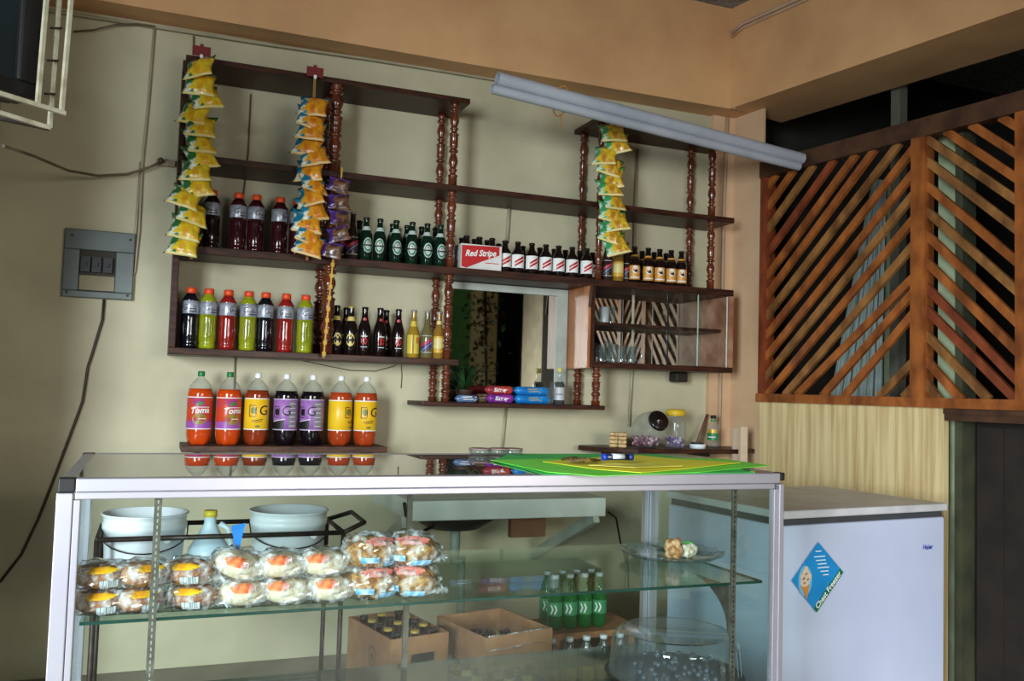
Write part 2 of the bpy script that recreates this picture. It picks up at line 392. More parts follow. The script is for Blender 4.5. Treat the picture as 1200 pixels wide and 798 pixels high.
for dx, rr in ((0, .009), (6, .006)):
    ov.tube([onY(869+dx, 30, -.185), onY(865+dx*.8, 80, -.185), onY(860.5+dx*.7, 128, -.185)], rr)
    o.tube([(rb0.x-.005, rb0.y-.02, 3.38-dx*.004)] + [(rb0.x+rd.x*k-.012, rb0.y+rd.y*k, 3.405-dx*.004) for k in (.1, .6, 1.2, 2.0)], rr)
tag(o.build('conduit', pinkc), 'pair of peach conduits running up high along the right beam', 'conduit')
tag(ov.build('conduit', pinkc), 'pair of peach conduits dropping down the corner between the beams', 'conduit')
tag(MB().tube([(3.06, -.04, BZ-.005), (3.045, -.04, 2.4), (3.04, -.04, 1.0)], .009).build('conduit', pinkc), 'peach conduit on the column face right of the shelf', 'conduit')
# ---------------------------------------------------------------- breaker box and socket
A, B = onY(77, 268, 0), onY(155, 350, 0); x0, x1, z0, z1 = A.x, B.x, B.z-.01, A.z
t = thing('breaker_box', 'grey metal breaker box with open window on the left wall', 'electrical box', (x0, 0, z0))
gm = mat('grey_enamel', (104, 112, 110), .45, metal=.2, col2=(88, 96, 94), nscale=5)
w = x1-x0; h = z1-z0
mb = MB().box(0, w, -.03, 0, 0, .03).box(0, w, -.03, 0, h-.09, h).box(0, .065, -.03, 0, .03, h-.09).box(w-.075, w, -.03, 0, .03, h-.09)
mb.build('cover', gm, t, bevel=.004)
MB().box(.065, w-.075, -.012, -.002, .03, h-.09).build('back_plate', mat('box_inside', (62, 56, 46), .7), t)
MB().box(.067, w-.077, -.022, -.012, .035, .10).build('label_plate', mat('beige_plate', (150, 138, 110), .6), t)
for k in range(3): MB().box(.07+k*.045, .108+k*.045, -.035, -.012, .115, h-.12).box(.083+k*.045, .095+k*.045, -.045, -.035, .14, .16).build('breaker', blackp, t)
for (a, b) in ((.02, .02), (w-.02, .02), (.03, h-.03), (w-.02, h-.03)): MB().lathe([(0, .006), (.004, .005)], seg=10).xf(Matrix.Translation((a, -.03, b)) @ Matrix.Rotation(PI/2, 4, 'X')).build('screw', blackp, t)
A, B = onY(183, 187, 0), onY(205, 197, 0)
t = thing('wall_socket', 'small wall socket box with a plug beside the left chip strip', 'socket', (A.x, 0, B.z))
MB().box(0, B.x-A.x, -.025, 0, 0, A.z-B.z).build('box', mat('dirty_beige', (170, 150, 118), .6, col2=(120, 100, 76), nscale=60), t, bevel=.004)
MB().lathe([(0, .013), (.03, .012), (.035, .006)], seg=12).xf(Matrix.Translation((.02, -.025, .018)) @ Matrix.Rotation(PI/2, 4, 'X')).build('plug', mat('plug_brown', (70, 56, 44), .5), t)
cable('cable', [(4, 171, -.9), (40, 183, -.6), (80, 200, -.25), (115, 206, -.1), (150, 204, -.05), (175, 196, -.045), (186, 191, -.05)], .006, wirem, 'grey power cable drooping from the television to the wall socket', -.05)

# ---------------------------------------------------------------- television in a steel cage
YT = -2.0; az = math.radians(50)
td = Vector((math.sin(az), math.cos(az), 0)); tn = Vector((math.sin(az+PI/2), math.cos(az+PI/2), 0))
K = onY(76, 133, YT)
t = thing('television_cage', 'pale steel bar cage holding the television in the top left corner', 'bracket', K)
def tw(a, n, z): return td*a+tn*n+Vector((0, 0, z))     # local: a along the face (0 = right end), n towards the room, z
def raycage(x, y, n=0):           # point of the face plane seen at a pixel
    d = ray(x, y); P = K+tn*n; q = CP+d*((P-CP).dot(tn)/d.dot(tn)); return q-K
c = MB()
c.bar(raycage(76, 133), raycage(0, 110)-td*.25, .010, .010)
c.bar(raycage(72, 131), raycage(86, 0)+Vector((0, 0, .25)), .009, .009, upv=tuple(td))
c.bar(raycage(44, 122), raycage(57, 0)+Vector((0, 0, .25)), .009, .009, upv=tuple(td))
c.build('front_frame', steelw, t)
c = MB(); nb_ = -.05
c.bar(raycage(58, 150, nb_), raycage(0, 131, nb_)-td*.25, .010, .010)
c.bar(raycage(58, 150, nb_), raycage(71, 0, nb_)+Vector((0, 0, .25)), .009, .009, upv=tuple(td))
c.build('lower_frame', steelw, t)
for (a, b) in (((60, 33), (70, 33)), ((56, 71), (66, 71)), ((53, 110), (62, 110))):
    MB().bar(raycage(*a, -.01), raycage(*b, -.04), .012, .005).build('tie', rodm, t)
MB().bar(raycage(58, 150, -.05), raycage(58, 150, -.05)-td*.30-tn*.22+Vector((0, 0, .03)), .012, .012).build('brace', rodm, t)
tvt = thing('television', 'dark boxy television in the steel cage, top left corner', 'television', K)
q = raycage(46, 118, -.03); ex, ez = q.dot(td), q.z
bodym = mat('tv_black', (26, 24, 24), .4, col2=(18, 17, 17))
def tbox(mb, a0, a1, n0, n1, z0, z1, m=0): return mb.hexa([tw(a0, n0, z0), tw(a1, n0, z0), tw(a1, n1, z0), tw(a0, n1, z0), tw(a0, n0, z1), tw(a1, n0, z1), tw(a1, n1, z1), tw(a0, n1, z1)], m)
mb = MB(); zT = ez+.46
tbox(mb, ex-.62, ex, -.12, -.03, ez, ez+.035); tbox(mb, ex-.62, ex, -.12, -.03, zT-.04, zT); tbox(mb, ex-.055, ex, -.12, -.03, ez+.035, zT-.04); tbox(mb, ex-.62, ex-.56, -.12, -.03, ez+.035, zT-.04)
mb.build('bezel', bodym, tvt, bevel=.006)
mb = MB(); mb.hexa([tw(ex-.62, -.12, ez), tw(ex, -.12, ez), tw(ex-.1, -.45, ez+.06), tw(ex-.52, -.45, ez+.06), tw(ex-.62, -.12, zT), tw(ex, -.12, zT), tw(ex-.1, -.45, zT-.08), tw(ex-.52, -.45, zT-.08)])
mb.build('housing', bodym, tvt, bevel=.01)
tbox(MB(), ex-.56, ex-.055, -.075, -.045, ez+.035, zT-.04).build('screen', mat('tv_screen', (34, 44, 46), .08, col2=(20, 26, 28), nscale=3), tvt)
# ---------------------------------------------------------------- two white pipes slung under the beam
pa = onY(583, 92, -.75); se, ze = wpx(940, 186, .05); pb = Wp(se, ze, .05)
for k, (off, r, lab) in enumerate(((Vector((.0, 0, .0)), .030, 'upper white plastic pipe slung from the beam to the lattice top'), (Vector((-.024, 0, -.050)), .022, 'thinner lower white plastic pipe tied under the upper one'))):
    a_ = pa+off; b_ = pb+off*.9
    dd = (b_-a_).normalized(); x = dd.cross(Vector((0, 0, 1))).normalized(); y = x.cross(dd)
    mb = MB(); sg = 20; V = []
    for (pp, rr) in ((a_, r), (b_, r), (b_, r*.88), (a_, r*.88)):
        for j in range(sg): V.append(pp+x*rr*math.cos(2*PI*j/sg)+y*rr*math.sin(2*PI*j/sg))
    F = []
    for i in range(4):
        for j in range(sg): F.append((i*sg+j, i*sg+(j+1) % sg, ((i+1) % 4)*sg+(j+1) % sg, ((i+1) % 4)*sg+j))
    mb.add(V, F, 0, True)
    o = mb.build('pipe', pvc); o.modifiers.new('e', 'EDGE_SPLIT').split_angle = 1.0
    tag(o, lab, 'pipe', 'white pipes under the beam')
q = onY(655, 113, -.75)
f_ = .19; c_ = pa.lerp(pb, f_)
mb = MB(); L_ = []
for j in range(14):
    a = 2*PI*j/14; L_.append(c_+Vector((-.018+.05*math.cos(a)*.8, .0+.035*math.cos(a+1.3), -.026+.062*math.sin(a))))
mb.tube(L_, .003, 6, closed=True); mb.tube([c_+Vector((-.02, 0, -.085)), c_+Vector((-.01, 0, -.12)), c_+Vector((-.018, 0, -.15))], .0025, 6)
tag(mb.build('string', mat('orange_string', (176, 116, 50), .7)), 'orange string tied round the two white pipes', 'string')

# ================================================================ WALL SHELF UNIT
SF = -.28
ws = thing('wall_shelf', 'large dark wooden bar shelf with turned posts on the back wall', 'shelf', (0, 0, 0))
def board(name, x0, x1, z, th=.026, y0=SF, y1=-.004, m=woodd): return MB().box(x0, x1, y0, y1, z-th, z).build(name, m, ws, bevel=.003)
Z1, Z2, Z3, Z4, ZM = 2.728, 2.292, 1.890, 1.443, 1.236
board('board', .067, 1.385, Z1); board('board', .083, 2.95, Z2, .03); board('board', .083, 2.953, Z3, .036); board('board', .056, 1.372, Z4, .03)
board('board', 1.195, 2.172, ZM, .022); board('board', 2.085, 2.95, 2.742); 
board('side_board', .056, .083, Z1-.026, Z1-.026-Z4)
# right cabinet
cabz0, cabz1 = 1.433, Z3-.036
board('cabinet_floor', 2.083, 2.953, 1.462, .03); board('cabinet_shelf', 2.102, 2.93, 1.675, .018, y0=-.2)
MB().box(2.93, 2.953, SF, -.004, 1.462, cabz1).build('side_board', mat('pale_pink_brown_wood', (176, 130, 104), .55, col2=(140, 84, 60), nscale=9, spec=.3), ws)  # paler and pinker than the other side board
MB().box(2.082, 2.10, SF+.001, -.004, 1.462, cabz1).build('side_board', woodd, ws)
MB().box(2.064, 2.081, SF+.004, -.004, 1.425, cabz1).build('cabinet_side_panel', woodp, ws, bevel=.004)
MB().box(2.10, 2.93, -.012, -.004, 1.462, cabz1).build('cabinet_mirror', mirr, ws)
pane = glass('cabinet_glass', (250, 252, 251), 1.45, 0, .7)
eg = mat('highlit_glass_edge', (214, 226, 206), .25)  # highlights along the pane edges are put into this pale colour
for (x0_, x1_, yy) in ((2.56, 2.925, -.262), (2.40, 2.745, -.25)):
    g = MB().box(x0_, x1_, yy-.002, yy+.002, 1.463, cabz1-.002).build('sliding_door', pane, ws)
    MB().box(x1_-.004, x1_, yy-.0025, yy+.0025, 1.463, cabz1-.002).build('pane_edge', eg, g)
MB().box(2.545, 2.552, -.262, -.255, 1.463, cabz1).build('door_edge_strip', blackp, ws)
# mirror with pale frame between the posts
MB().box(1.375, 2.0, -.022, -.004, ZM, 1.835).build('mirror', mirr, ws)
MB().box(1.375, 2.06, -.035, -.004, 1.815, 1.85).box(2.0, 2.06, -.035, -.004, ZM, 1.815).build('mirror_frame', mat('grey_white_paint', (170, 176, 166), .5), ws)
def turned(x, y, z0, z1, r=.018):
    h = z1-z0; n = max(2, round(h/.20)); pr = [(0, r*1.05), (.05*h/n*1, r*1.05)]; pr = []
    unit = [(0, 1.0), (.20, 1.0), (.22, 1.15), (.25, 1.15), (.27, .72), (.33, .68), (.36, 1.0), (.39, 1.0), (.41, .68), (.47, .85), (.56, 1.12), (.64, 1.05), (.76, .66), (.79, .66), (.81, 1.1), (.85, 1.1), (.87, .8), (.91, .8), (.93, 1.0), (1.0, 1.0)]
    for i in range(n):
        for a, b in unit: pr.append(((i+a)*h/n, r*b))
    prof = []
    for q_ in pr:
        if not prof or q_[0] > prof[-1][0]+1e-5: prof.append(q_)
    return MB().lathe(prof, (x, y, z0), 16).build('turned_post', woodv, ws)
YF, YB = -.255, -.04
for (x, spans, r) in ((.735, ((Z4, Z3-.036), (Z3, Z2-.03), (Z2, Z1-.026)), .029), (1.315, ((ZM, Z4-.03), (Z4, Z3-.036), (Z3, Z2-.03), (Z2, Z1-.026)), .021),
               (2.125, ((Z3, Z2-.03), (Z2, 2.716)), .017), (2.815, ((Z3, Z2-.03), (Z2, 2.716)), .020), (2.128, ((ZM, 1.432),), .022)):
    for a, b in spans:
        turned(x, YF, a, b, r); turned(x, YB, a, b, r)
for x in (2.072,): MB().bar((x, SF-.012, 1.86), (x-.01, SF-.012, 1.74), .014, .008, upv=(0, 1, 0)).build('latch', latd, ws)
bl = MB()
bl.prism([(2.70, -.11), (2.78, -.11), (2.78, -.03), (2.70, -.03)], 1.375, 1.432)
bl.build('shelf_bracket', mat('dark_bracket', (36, 28, 22), .6), ws, bevel=.01)

# lower left plank with soda bottles
A = onY(213, 524, SF); ZB = 1.020
t = thing('plank_shelf', 'rough wooden plank shelf under the big soda bottles', 'shelf', (.128, 0, ZB))
MB().box(0, .905, SF, -.004, -.028, 0).build('plank', mat('rough_wood', (92, 56, 36), .6, col2=(56, 34, 24), nscale=12, stretch=(1, 6, 6)), t, bevel=.003)
for x in (.06, .84): MB().box(x, x+.02, -.2, -.004, -.046, -.029).box(x, x+.02, -.03, -.004, -.14, -.029).build('bracket', rodm, t)
# corner shelf on the right
ZC = 1.018
t = thing('corner_shelf', 'dark corner shelf plank with rounded left end beside the column', 'shelf', (2.15, 0, ZC))
MB().prism([(0.02, -.004), (-.02, -.06), (.02, -.18), (.10, -.28), (.2, -.32), (.85, -.32), (.97, -.26), (.955, -.045), (.82, -.045), (.815, -.004)], -.024, 0).build('plank', woodd, t, bevel=.003)
MB().box(.15, .17, -.2, -.004, -.05, -.025).build('bracket', rodm, t); MB().box(.7, .72, -.2, -.004, -.05, -.025).build('bracket', rodm, t)

# ================================================================ BOTTLES
def bottle(kind, x, y, z, label, group, cat='bottle', face=True, extra=0):
    key = kind
    if key in PROTO:
        o = copy_tree(PROTO[key]); o['label'] = label; o['group'] = group; o.location = (x, y, z)
    else:
        o = thing(BNAME.get(kind.split('|')[0], 'bottle'), label, cat, (x, y, z), 0, group); BUILD[kind.split('|')[0]](o, kind); PROTO[key] = o
    o.rotation_euler = (0, 0, facecam(x, y)+extra)
    return o
PROTO = {}; BUILD = {}; BNAME = {}
def resample(prof, step):
    out = [prof[0]]
    for a, b in zip(prof, prof[1:]):
        n = max(1, int((b[0]-a[0])/step))
        for i in range(1, n+1): out.append((a[0]+(b[0]-a[0])*i/n, a[1]+(b[1]-a[1])*i/n))
    return out
# --- sports drink
SPC = {'black': (14, 14, 22), 'lime': (150, 156, 24), 'red': (150, 30, 26), 'wine': (58, 14, 22), 'dark': (30, 12, 14)}
def b_sport(o, kind):
    c = kind.split('|')[1]; m = mat('drink_'+c, SPC[c], .12, col2=tuple(v*.8 for v in SPC[c]), coat=.4)
    silver = mat('silver_label', (176, 180, 190), .35, metal=.4, col2=(130, 132, 142), nscale=60)
    pr = [(0, .03), (.004, .036), (.02, .037), (.026, .034), (.034, .037), (.07, .038), (.1, .036), (.13, .037), (.148, .038), (.152, .0365), (.211, .0365), (.214, .037), (.232, .027), (.243, .019), (.25, .018)]
    mb = MB().lathe(pr, seg=24)
    for uo in (0,):   # moulded oval
        pts = []
        for k in range(18):
            a = 2*PI*k/18; u = .013*math.cos(a); z = .088+.044*math.sin(a); R = .0385; pts.append((R*math.sin(u/R+.1), -R*math.cos(u/R+.1), z))
        mb.tube(pts, .0016, 6, closed=True)
    mb.tube([(.0375*math.sin(.1), -.0395*math.cos(.1), .05), (.0385*math.sin(.1), -.0395, .085), (.0375*math.sin(.1), -.039, .12)], .0022, 6)
    mb.build('body', m, o)
    lb = MB().lathe([(.153, .0372), (.154, .0377), (.209, .0377), (.21, .0372)], seg=24, cap0=False, cap1=False)
    txt_cyl(lb, 'G', .034, .0386, .181, 1, -.15, .2); band_cyl(lb, .0384, .16, .166, .3, 1.2, 1); band_cyl(lb, .0384, .172, .176, .3, 1.1, 1)
    lb.build('label', [silver, mat('dark_grey_print', (70, 72, 80), .5)], o)
    MB().lathe([(.244, .019), (.246, .0215), (.266, .021), (.27, .018)], seg=20).build('cap', mat('orange_cap', (226, 78, 34), .4, col2=(210, 66, 28)), o)
BUILD['sport'] = b_sport; BNAME['sport'] = 'drink_bottle'
ords = ['first', 'second', 'third', 'fourth', 'fifth', 'sixth', 'seventh', 'eighth', 'ninth', 'tenth', 'eleventh', 'twelfth', 'thirteenth', 'fourteenth', 'fifteenth']
for i, (px, c, nm) in enumerate(((221, 'black', 'black'), (242, 'lime', 'yellow-green'), (265, 'red', 'red'), (289, 'lime', 'yellow-green'), (309, 'black', 'black'), (333, 'red', 'red'), (356, 'lime', 'yellow-green'))):
    bottle('sport|'+c, xat(px, 410, -.2), -.2, Z4, '%s sports drink with orange cap, %s from left on the bottom left shelf' % (nm, ords[i]), 'sports drinks on the bottom left shelf', extra=(i*.5) % 1.2-.5)
for i, (px, c) in enumerate(((246, 'dark'), (277, 'wine'), (298, 'wine'), (326, 'wine'), (347, 'wine'))):
    lab = ['dark sports drink standing mostly behind the left chip strip', 'wine red sports drink, leftmost with its orange cap clear of the chips', 'wine red sports drink, the middle of the three in clear view', 'wine red sports drink standing left of the orange chip strip', 'wine red sports drink half hidden behind the orange chip strip'][i]
    bottle('sport|'+c, xat(px, 297, -.18), -.18, Z3, lab, 'dark sports drinks on the upper shelf', extra=i*.4-.5)
# --- two litre soda
def b_soda(o, kind):
    _, flavour = kind.split('|')[:2]
    liq = {'toma': (206, 70, 16), 'amber': (140, 52, 20), 'grape': (20, 12, 18), 'ginger': (180, 66, 26)}[flavour]
    lm = mat('soda_'+flavour, liq, .12, col2=tuple(v*.85 for v in liq), coat=.3)
    pr = [(0, .03), (.006, .042), (.02, .049), (.05, .054), (.07, .053), (.21, .053), (.225, .0545), (.248, .050)]
    mb = MB().lathe(pr, seg=30, wob=0); 
    mb.v = [((x*(1+(.10 if z < .012 else 0)*math.cos(5*math.atan2(x, y))), y*(1+(.10 if z < .012 else 0)*math.cos(5*math.atan2(x, y))), z)) for x, y, z in mb.v]
    mb.build('body', lm, o)
    MB().lathe([(.247, .0505), (.262, .0455), (.278, .034), (.29, .021), (.298, .0135), (.308, .0125)], seg=30, cap0=False, cap1=False).build('neck', clearp, o)
    cc = (24, 120, 60) if flavour == 'toma' else (236, 238, 240)
    MB().lathe([(.302, .0145), (.304, .0155), (.322, .015), (.325, .013)], seg=18).build('cap', mat('cap_green' if flavour == 'toma' else 'cap_white', cc, .4), o)
    R = .0545; lb = MB(); z0, z1 = .07, .212
    lb.lathe([(z0, R-.001), (z0+.001, R), (z1-.001, R), (z1, R-.001)], seg=30, cap0=False, cap1=False)
    lb.lathe([(z1-.004, R+.0004), (z1, R+.0004)], seg=30, m=1, cap0=False, cap1=False); lb.lathe([(z0, R+.0004), (z0+.004, R+.0004)], seg=30, m=1, cap0=False, cap1=False)
    R2 = R+.0008
    if flavour == 'toma':
        base = mat('toma_label', (196, 66, 34), .35, col2=(150, 60, 120), nscale=14, lo=.38, hi=.5)
        ms = [base, paperw, mat('leaf_green', (60, 130, 50), .4), mat('olive_yellow', (150, 130, 30), .4), mat('label_purple', (160, 84, 170), .4)]
        band_cyl(lb, R2, z0+.004, z0+.034, -1.5, 1.5, 4, skew=0)
        disc_cyl(lb, R2+.0003, .0, .115, .032, .024, 3); disc_cyl(lb, R2+.0006, .004, .185, .012, .007, 2); disc_cyl(lb, R2+.0006, -.008, .179, .009, .005, 2)
        txt_cyl(lb, 'Toma', .036, R2+.0012, .152, 1, 0, .25, .06, .0008); band_cyl(lb, R2+.001, .166, .1685, -.5, .8, 1); band_cyl(lb, R2+.001, .115, .118, -.1, .5, 1)
    elif flavour in ('amber', 'ginger'):
        ms = [mat('label_yellow', (236, 196, 36), .35, col2=(226, 176, 28)), paperw, blk, mat('olive_leaf', (120, 130, 50), .4)]
        boxmark(lb, R2+.0005, -.02, .155, 2); disc_cyl(lb, R2+.0003, -.02, .157, .012, .016, 3)
        txt_cyl(lb, 'G', .062, R2+.0008, .156, 2, .46, .1); band_cyl(lb, R2+.0008, .112, .1155, -.45, .4, 2, 12, .008); band_cyl(lb, R2+.0008, .105, .1075, -.3, .35, 2, 12, .006)
        disc_cyl(lb, R2+.0003, 0, .086, .012, .006, 3)
    else:
        ms = [mat('label_purple_soda', (164, 112, 178), .35, col2=(130, 84, 150), nscale=20), mat('label_lilac', (214, 190, 222), .4), blk, mat('label_grey', (130, 130, 132), .5)]
        band_cyl(lb, R2, z0+.004, z0+.045, -1.3, .25, 2); band_cyl(lb, R2, z0+.01, z1-.01, .62, 1.4, 3)
        for k in range(6): band_cyl(lb, R2+.0005, z0+.018+k*.02, z0+.022+k*.02, .7, 1.25, 1)
        boxmark(lb, R2+.0007, -.022, .152, 2); disc_cyl(lb, R2+.0003, -.022, .152, .012, .016, 2)
        txt_cyl(lb, 'G', .062, R2+.0008, .156, 2, .40, .1); band_cyl(lb, R2+.001, .112, .117, -.8, .35, 1, 12, .012)
    lb.build('label', ms, o)
def boxmark(mb, R, uc, zc, m):
    for (ua, ub, za, zb) in ((-.019, -.016, -.026, .026), (-.019, .010, .023, .026), (-.019, .010, -.026, -.023), (.010, .019, -.018, .018)):
        band_cyl(mb, R, zc+za, zc+zb, (uc+ua)/R, (uc+(ub if ub-ua > .004 and ua < .01 else ua+.003))/R, m, 4)
def ring(mb, R, uc, zc, ru, rz, m, n=24, w=.0028):
    V = []; 
    for k in range(n):
        a = 2*PI*k/n
        for q in (0, w): V.append((R*math.sin((uc+(ru-q)*math.cos(a))/R), -R*math.cos((uc+(ru-q)*math.cos(a))/R), zc+(rz-q)*math.sin(a)))
    mb.add(V, [(2*k, 2*((k+1) % n), 2*((k+1) % n)+1, 2*k+1) for k in range(n)], m)
BUILD['soda'] = b_soda; BNAME['soda'] = 'soda_bottle'
for i, (px, f_, lab, ex_) in enumerate(((232, 'toma', 'orange soda bottle with green cap, outermost on the left of the plank shelf', 0), (266, 'toma', 'orange soda bottle with green cap, next to the yellow label bottle', .35),
      (299, 'amber', 'amber soda with yellow label and white cap, left of the two dark sodas', .1), (333, 'grape', 'black grape soda with purple label, the left one of the two', -.35),
      (364, 'grape', 'black grape soda with purple label, the right one of the two', -.45), (397, 'ginger', 'amber soda with its yellow label turned sideways, right of the black sodas', 1.15), (427, 'ginger', 'amber soda with yellow label at the right end of the plank', .3))):
    bottle('soda|'+f_, xat(px, 521, -.19), -.19, ZB, lab, 'two litre soda bottles on the plank shelf', extra=ex_)
# --- beers
def b_beer(o, kind):
    _, typ = kind.split('|')[:2]
    if typ in ('green',):
        pr = [(0, .027), (.004, .030), (.118, .030), (.135, .0285), (.15, .022), (.165, .0155), (.19, .013), (.2, .013), (.203, .0145), (.207, .0145)]; gm_ = dgreen; H = .207
    elif typ in ('stubby', 'dragon'):
        if typ == 'stubby': pr = [(0, .03), (.004, .0325), (.102, .0325), (.118, .026), (.13, .0165), (.15, .0135), (.158, .0145), (.16, .014)]; H = .16
        else: pr = [(0, .027), (.004, .030), (.12, .030), (.14, .025), (.158, .017), (.18, .0135), (.192, .0145), (.195, .014)]; H = .195
        gm_ = dstr
    elif typ in ('stout', 'redlabel'):
        pr = [(0, .028), (.004, .0305), (.12, .0305), (.14, .0275), (.165, .019), (.185, .0145), (.215, .0135), (.222, .0145), (.225, .014)]; gm_ = dstr; H = .225
    else:
        pr = [(0, .028), (.004, .030), (.115, .030), (.135, .026), (.155, .0165), (.18, .0135), (.215, .0125), (.222, .0135), (.225, .013)]; H = .225
        gm_ = {'gold': mat('pale_gold_drink', (168, 134, 40), .1, col2=(140, 110, 30), coat=.3), 'ice': mat('pale_olive_drink', (110, 100, 60), .1, coat=.3), 'yellow': mat('amber_clear_drink', (150, 110, 40), .1, coat=.3), 'clear': mat('dim_clear_drink', (52, 34, 28), .1, coat=.3)}[typ]
    bd = o
    MB().lathe(pr, seg=20).build('body', gm_, bd)
    capm = {'green': dgreen, 'stubby': blackp, 'dragon': blackp, 'stout': blackp, 'redlabel': blackp}.get(typ, mat('silver_cap', (176, 176, 170), .35, metal=.5))
    if kind.endswith('goldcap'): capm = gold
    MB().lathe([(H-.003, .0155), (H, .016), (H+.006, .0145), (H+.007, .011)], seg=16).build('cap', capm, bd)
    nl = MB(); lb = MB(); R = .0308 if typ not in ('stubby',) else .0331
    if typ == 'green':
        ms = [mat('beer_label_white', (196, 210, 200), .4), mat('beer_label_green', (40, 120, 80), .4), redp, blk]
        disc_cyl(lb, R, 0, .078, .023, .036, 0, 26); disc_cyl(lb, R+.0004, 0, .078, .0195, .031, 1, 26); disc_cyl(lb, R+.0007, 0, .078, .0135, .022, 0, 24)
        band_cyl(lb, R+.001, .074, .081, -.72, .72, 3); disc_cyl(lb, R+.0011, 0, .091, .004, .004, 2, 6)
        nl.lathe([(.150, .0232), (.168, .0158), (.169, .0156)], seg=20, cap0=False, cap1=False)
    elif typ == 'stubby':
        ms = [paperw, redp]
        band_cyl(lb, R, .03, .098, -1.45, 1.45, 0, 18)
        for dz in (0, .017): band_cyl(lb, R+.0006, .05+dz, .062+dz, -.65, .85, 1, 12, skew=.03)
    elif typ == 'dragon':
        ms = [mat('label_tan_gold', (214, 160, 74), .4, col2=(200, 120, 40), nscale=40), paperw, blk]
        band_cyl(lb, R, .022, .098, -1.2, 1.2, 0, 16); disc_cyl(lb, R+.0005, 0, .075, .018, .02, 1); disc_cyl(lb, R+.0009, .004, .068, .011, .008, 2, 9)
        band_cyl(lb, R+.0008, .03, .036, -.9, .9, 1)
        nl.lathe([(.138, .0256), (.157, .0178)], seg=20, cap0=False, cap1=False)
    elif typ == 'stout':
        ms = [mat('label_cream_gold', (224, 200, 110), .4), blk]
        disc_cyl(lb, R, 0, .072, .020, .030, 0, 24); band_cyl(lb, R+.0005, .066, .076, -.72, .72, 1); disc_cyl(lb, R+.0006, 0, .09, .004, .006, 1, 8)
        nl.lathe([(.162, .0202), (.182, .0155)], seg=20, cap0=False, cap1=False)
    elif typ == 'redlabel':
        ms = [mat('label_red', (190, 36, 40), .4), paperw]
        disc_cyl(lb, R, 0, .07, .016, .02, 0, 7); band_cyl(lb, R+.0004, .09, .094, -.5, .5, 1); band_cyl(lb, R+.0004, .04, .043, -.5, .5, 1)
        disc_cyl(nl, .0185, 0, .172, .009, .009, 0, 12)
    elif typ == 'gold':
        ms = [mat('label_yellow_pale', (224, 196, 70), .4), mat('label_orange', (206, 120, 40), .4)]
        band_cyl(lb, R, .02, .11, -1.2, -.1, 0); band_cyl(lb, R, .02, .11, .15, 1.2, 0); band_cyl(lb, R+.0004, .07, .1, .5, 1.1, 1)
        nl.lathe([(.152, .0178), (.178, .0142)], seg=20, cap0=False, cap1=False)
    elif typ in ('ice', 'clear'):
        ms = [mat('label_deep_blue' if typ == 'ice' else 'label_dim_blue', (60, 50, 120) if typ == 'ice' else (40, 40, 70), .4), mat('label_silver_line', (190, 190, 196), .4), mat('label_crimson', (190, 40, 70), .4)]
        band_cyl(lb, R, .04, .07, -.9, .9, 0, 12, skew=.03); band_cyl(lb, R+.0005, .07, .084, -.9, .9, 2, 12, skew=.03)
        for a in (.028, .108): band_cyl(lb, R+.0006, a, a+.003, -.95, .95, 1)
        band_cyl(lb, R+.0006, .055, .058, -.9, .9, 1, 12, skew=.045)
    else:
        ms = [mat('label_cream_y', (226, 206, 130), .4), mat('label_gold_y', (216, 168, 50), .4)]
        band_cyl(lb, R, .03, .11, -1.1, 1.1, 0, 14); band_cyl(lb, R+.0004, .03, .05, -1.1, 1.1, 1, 14); band_cyl(lb, R+.0004, .1, .11, -1.1, 1.1, 1, 14)
        band_cyl(nl, .0152, .168, .186, -1.2, 1.2, 0)
    lb.build('label', ms, bd)
    if nl.v: nl.build('neck_label', ms, bd)
BUILD['beer'] = b_beer; BNAME['beer'] = 'beer_bottle'
G = 'green beers on the middle shelf'
for i, px in enumerate((428, 444, 463, 482, 499.5, 515)):
    bottle('beer|green', xat(px, 305+i, -.2), -.2, Z3, 'green beer bottle with oval label, %s from left, front row of green beers' % ords[i], G, extra=(.35, 0, .3, .05, .25, .3)[i])
for i, (px, nm) in enumerate(((420, 'behind the first two'), (459, 'behind the third'), (476, 'behind the fourth'), (493, 'behind the fifth'), (509, 'behind the last'))):
    bottle('beer|green', xat(px, 300, -.10), -.10, Z3, 'green beer bottle in the back row, %s front ones' % nm, G)
bottle('beer|clear', xat(412, 303, -.2), -.2, Z3, 'dark clear-glass bottle with red slash between the candy strip and green beers', 'odd bottles on the middle shelf')
bottle('beer|clear', xat(398, 301, -.15), -.15, Z3, 'dark bottle hidden behind the purple candy strip', 'odd bottles on the middle shelf')
G = 'short beers with striped white labels'
for i, px in enumerate((591, 606, 622.5, 639, 654, 670, 687)):
    bottle('beer|stubby', xat(px, 320, -.2), -.2, Z3, 'short brown beer with red striped label, %s right of the carton, front row' % ords[i], G, extra=(.3, .25, .4, .2, .35, .25, .3)[i])
for i, px in enumerate((583.5, 612, 632, 649, 662, 679, 694)):
    bottle('beer|stubby', xat(px, 315, -.09), -.09, Z3, 'short brown striped-label beer, %s right of the carton, back row' % ords[i], G)
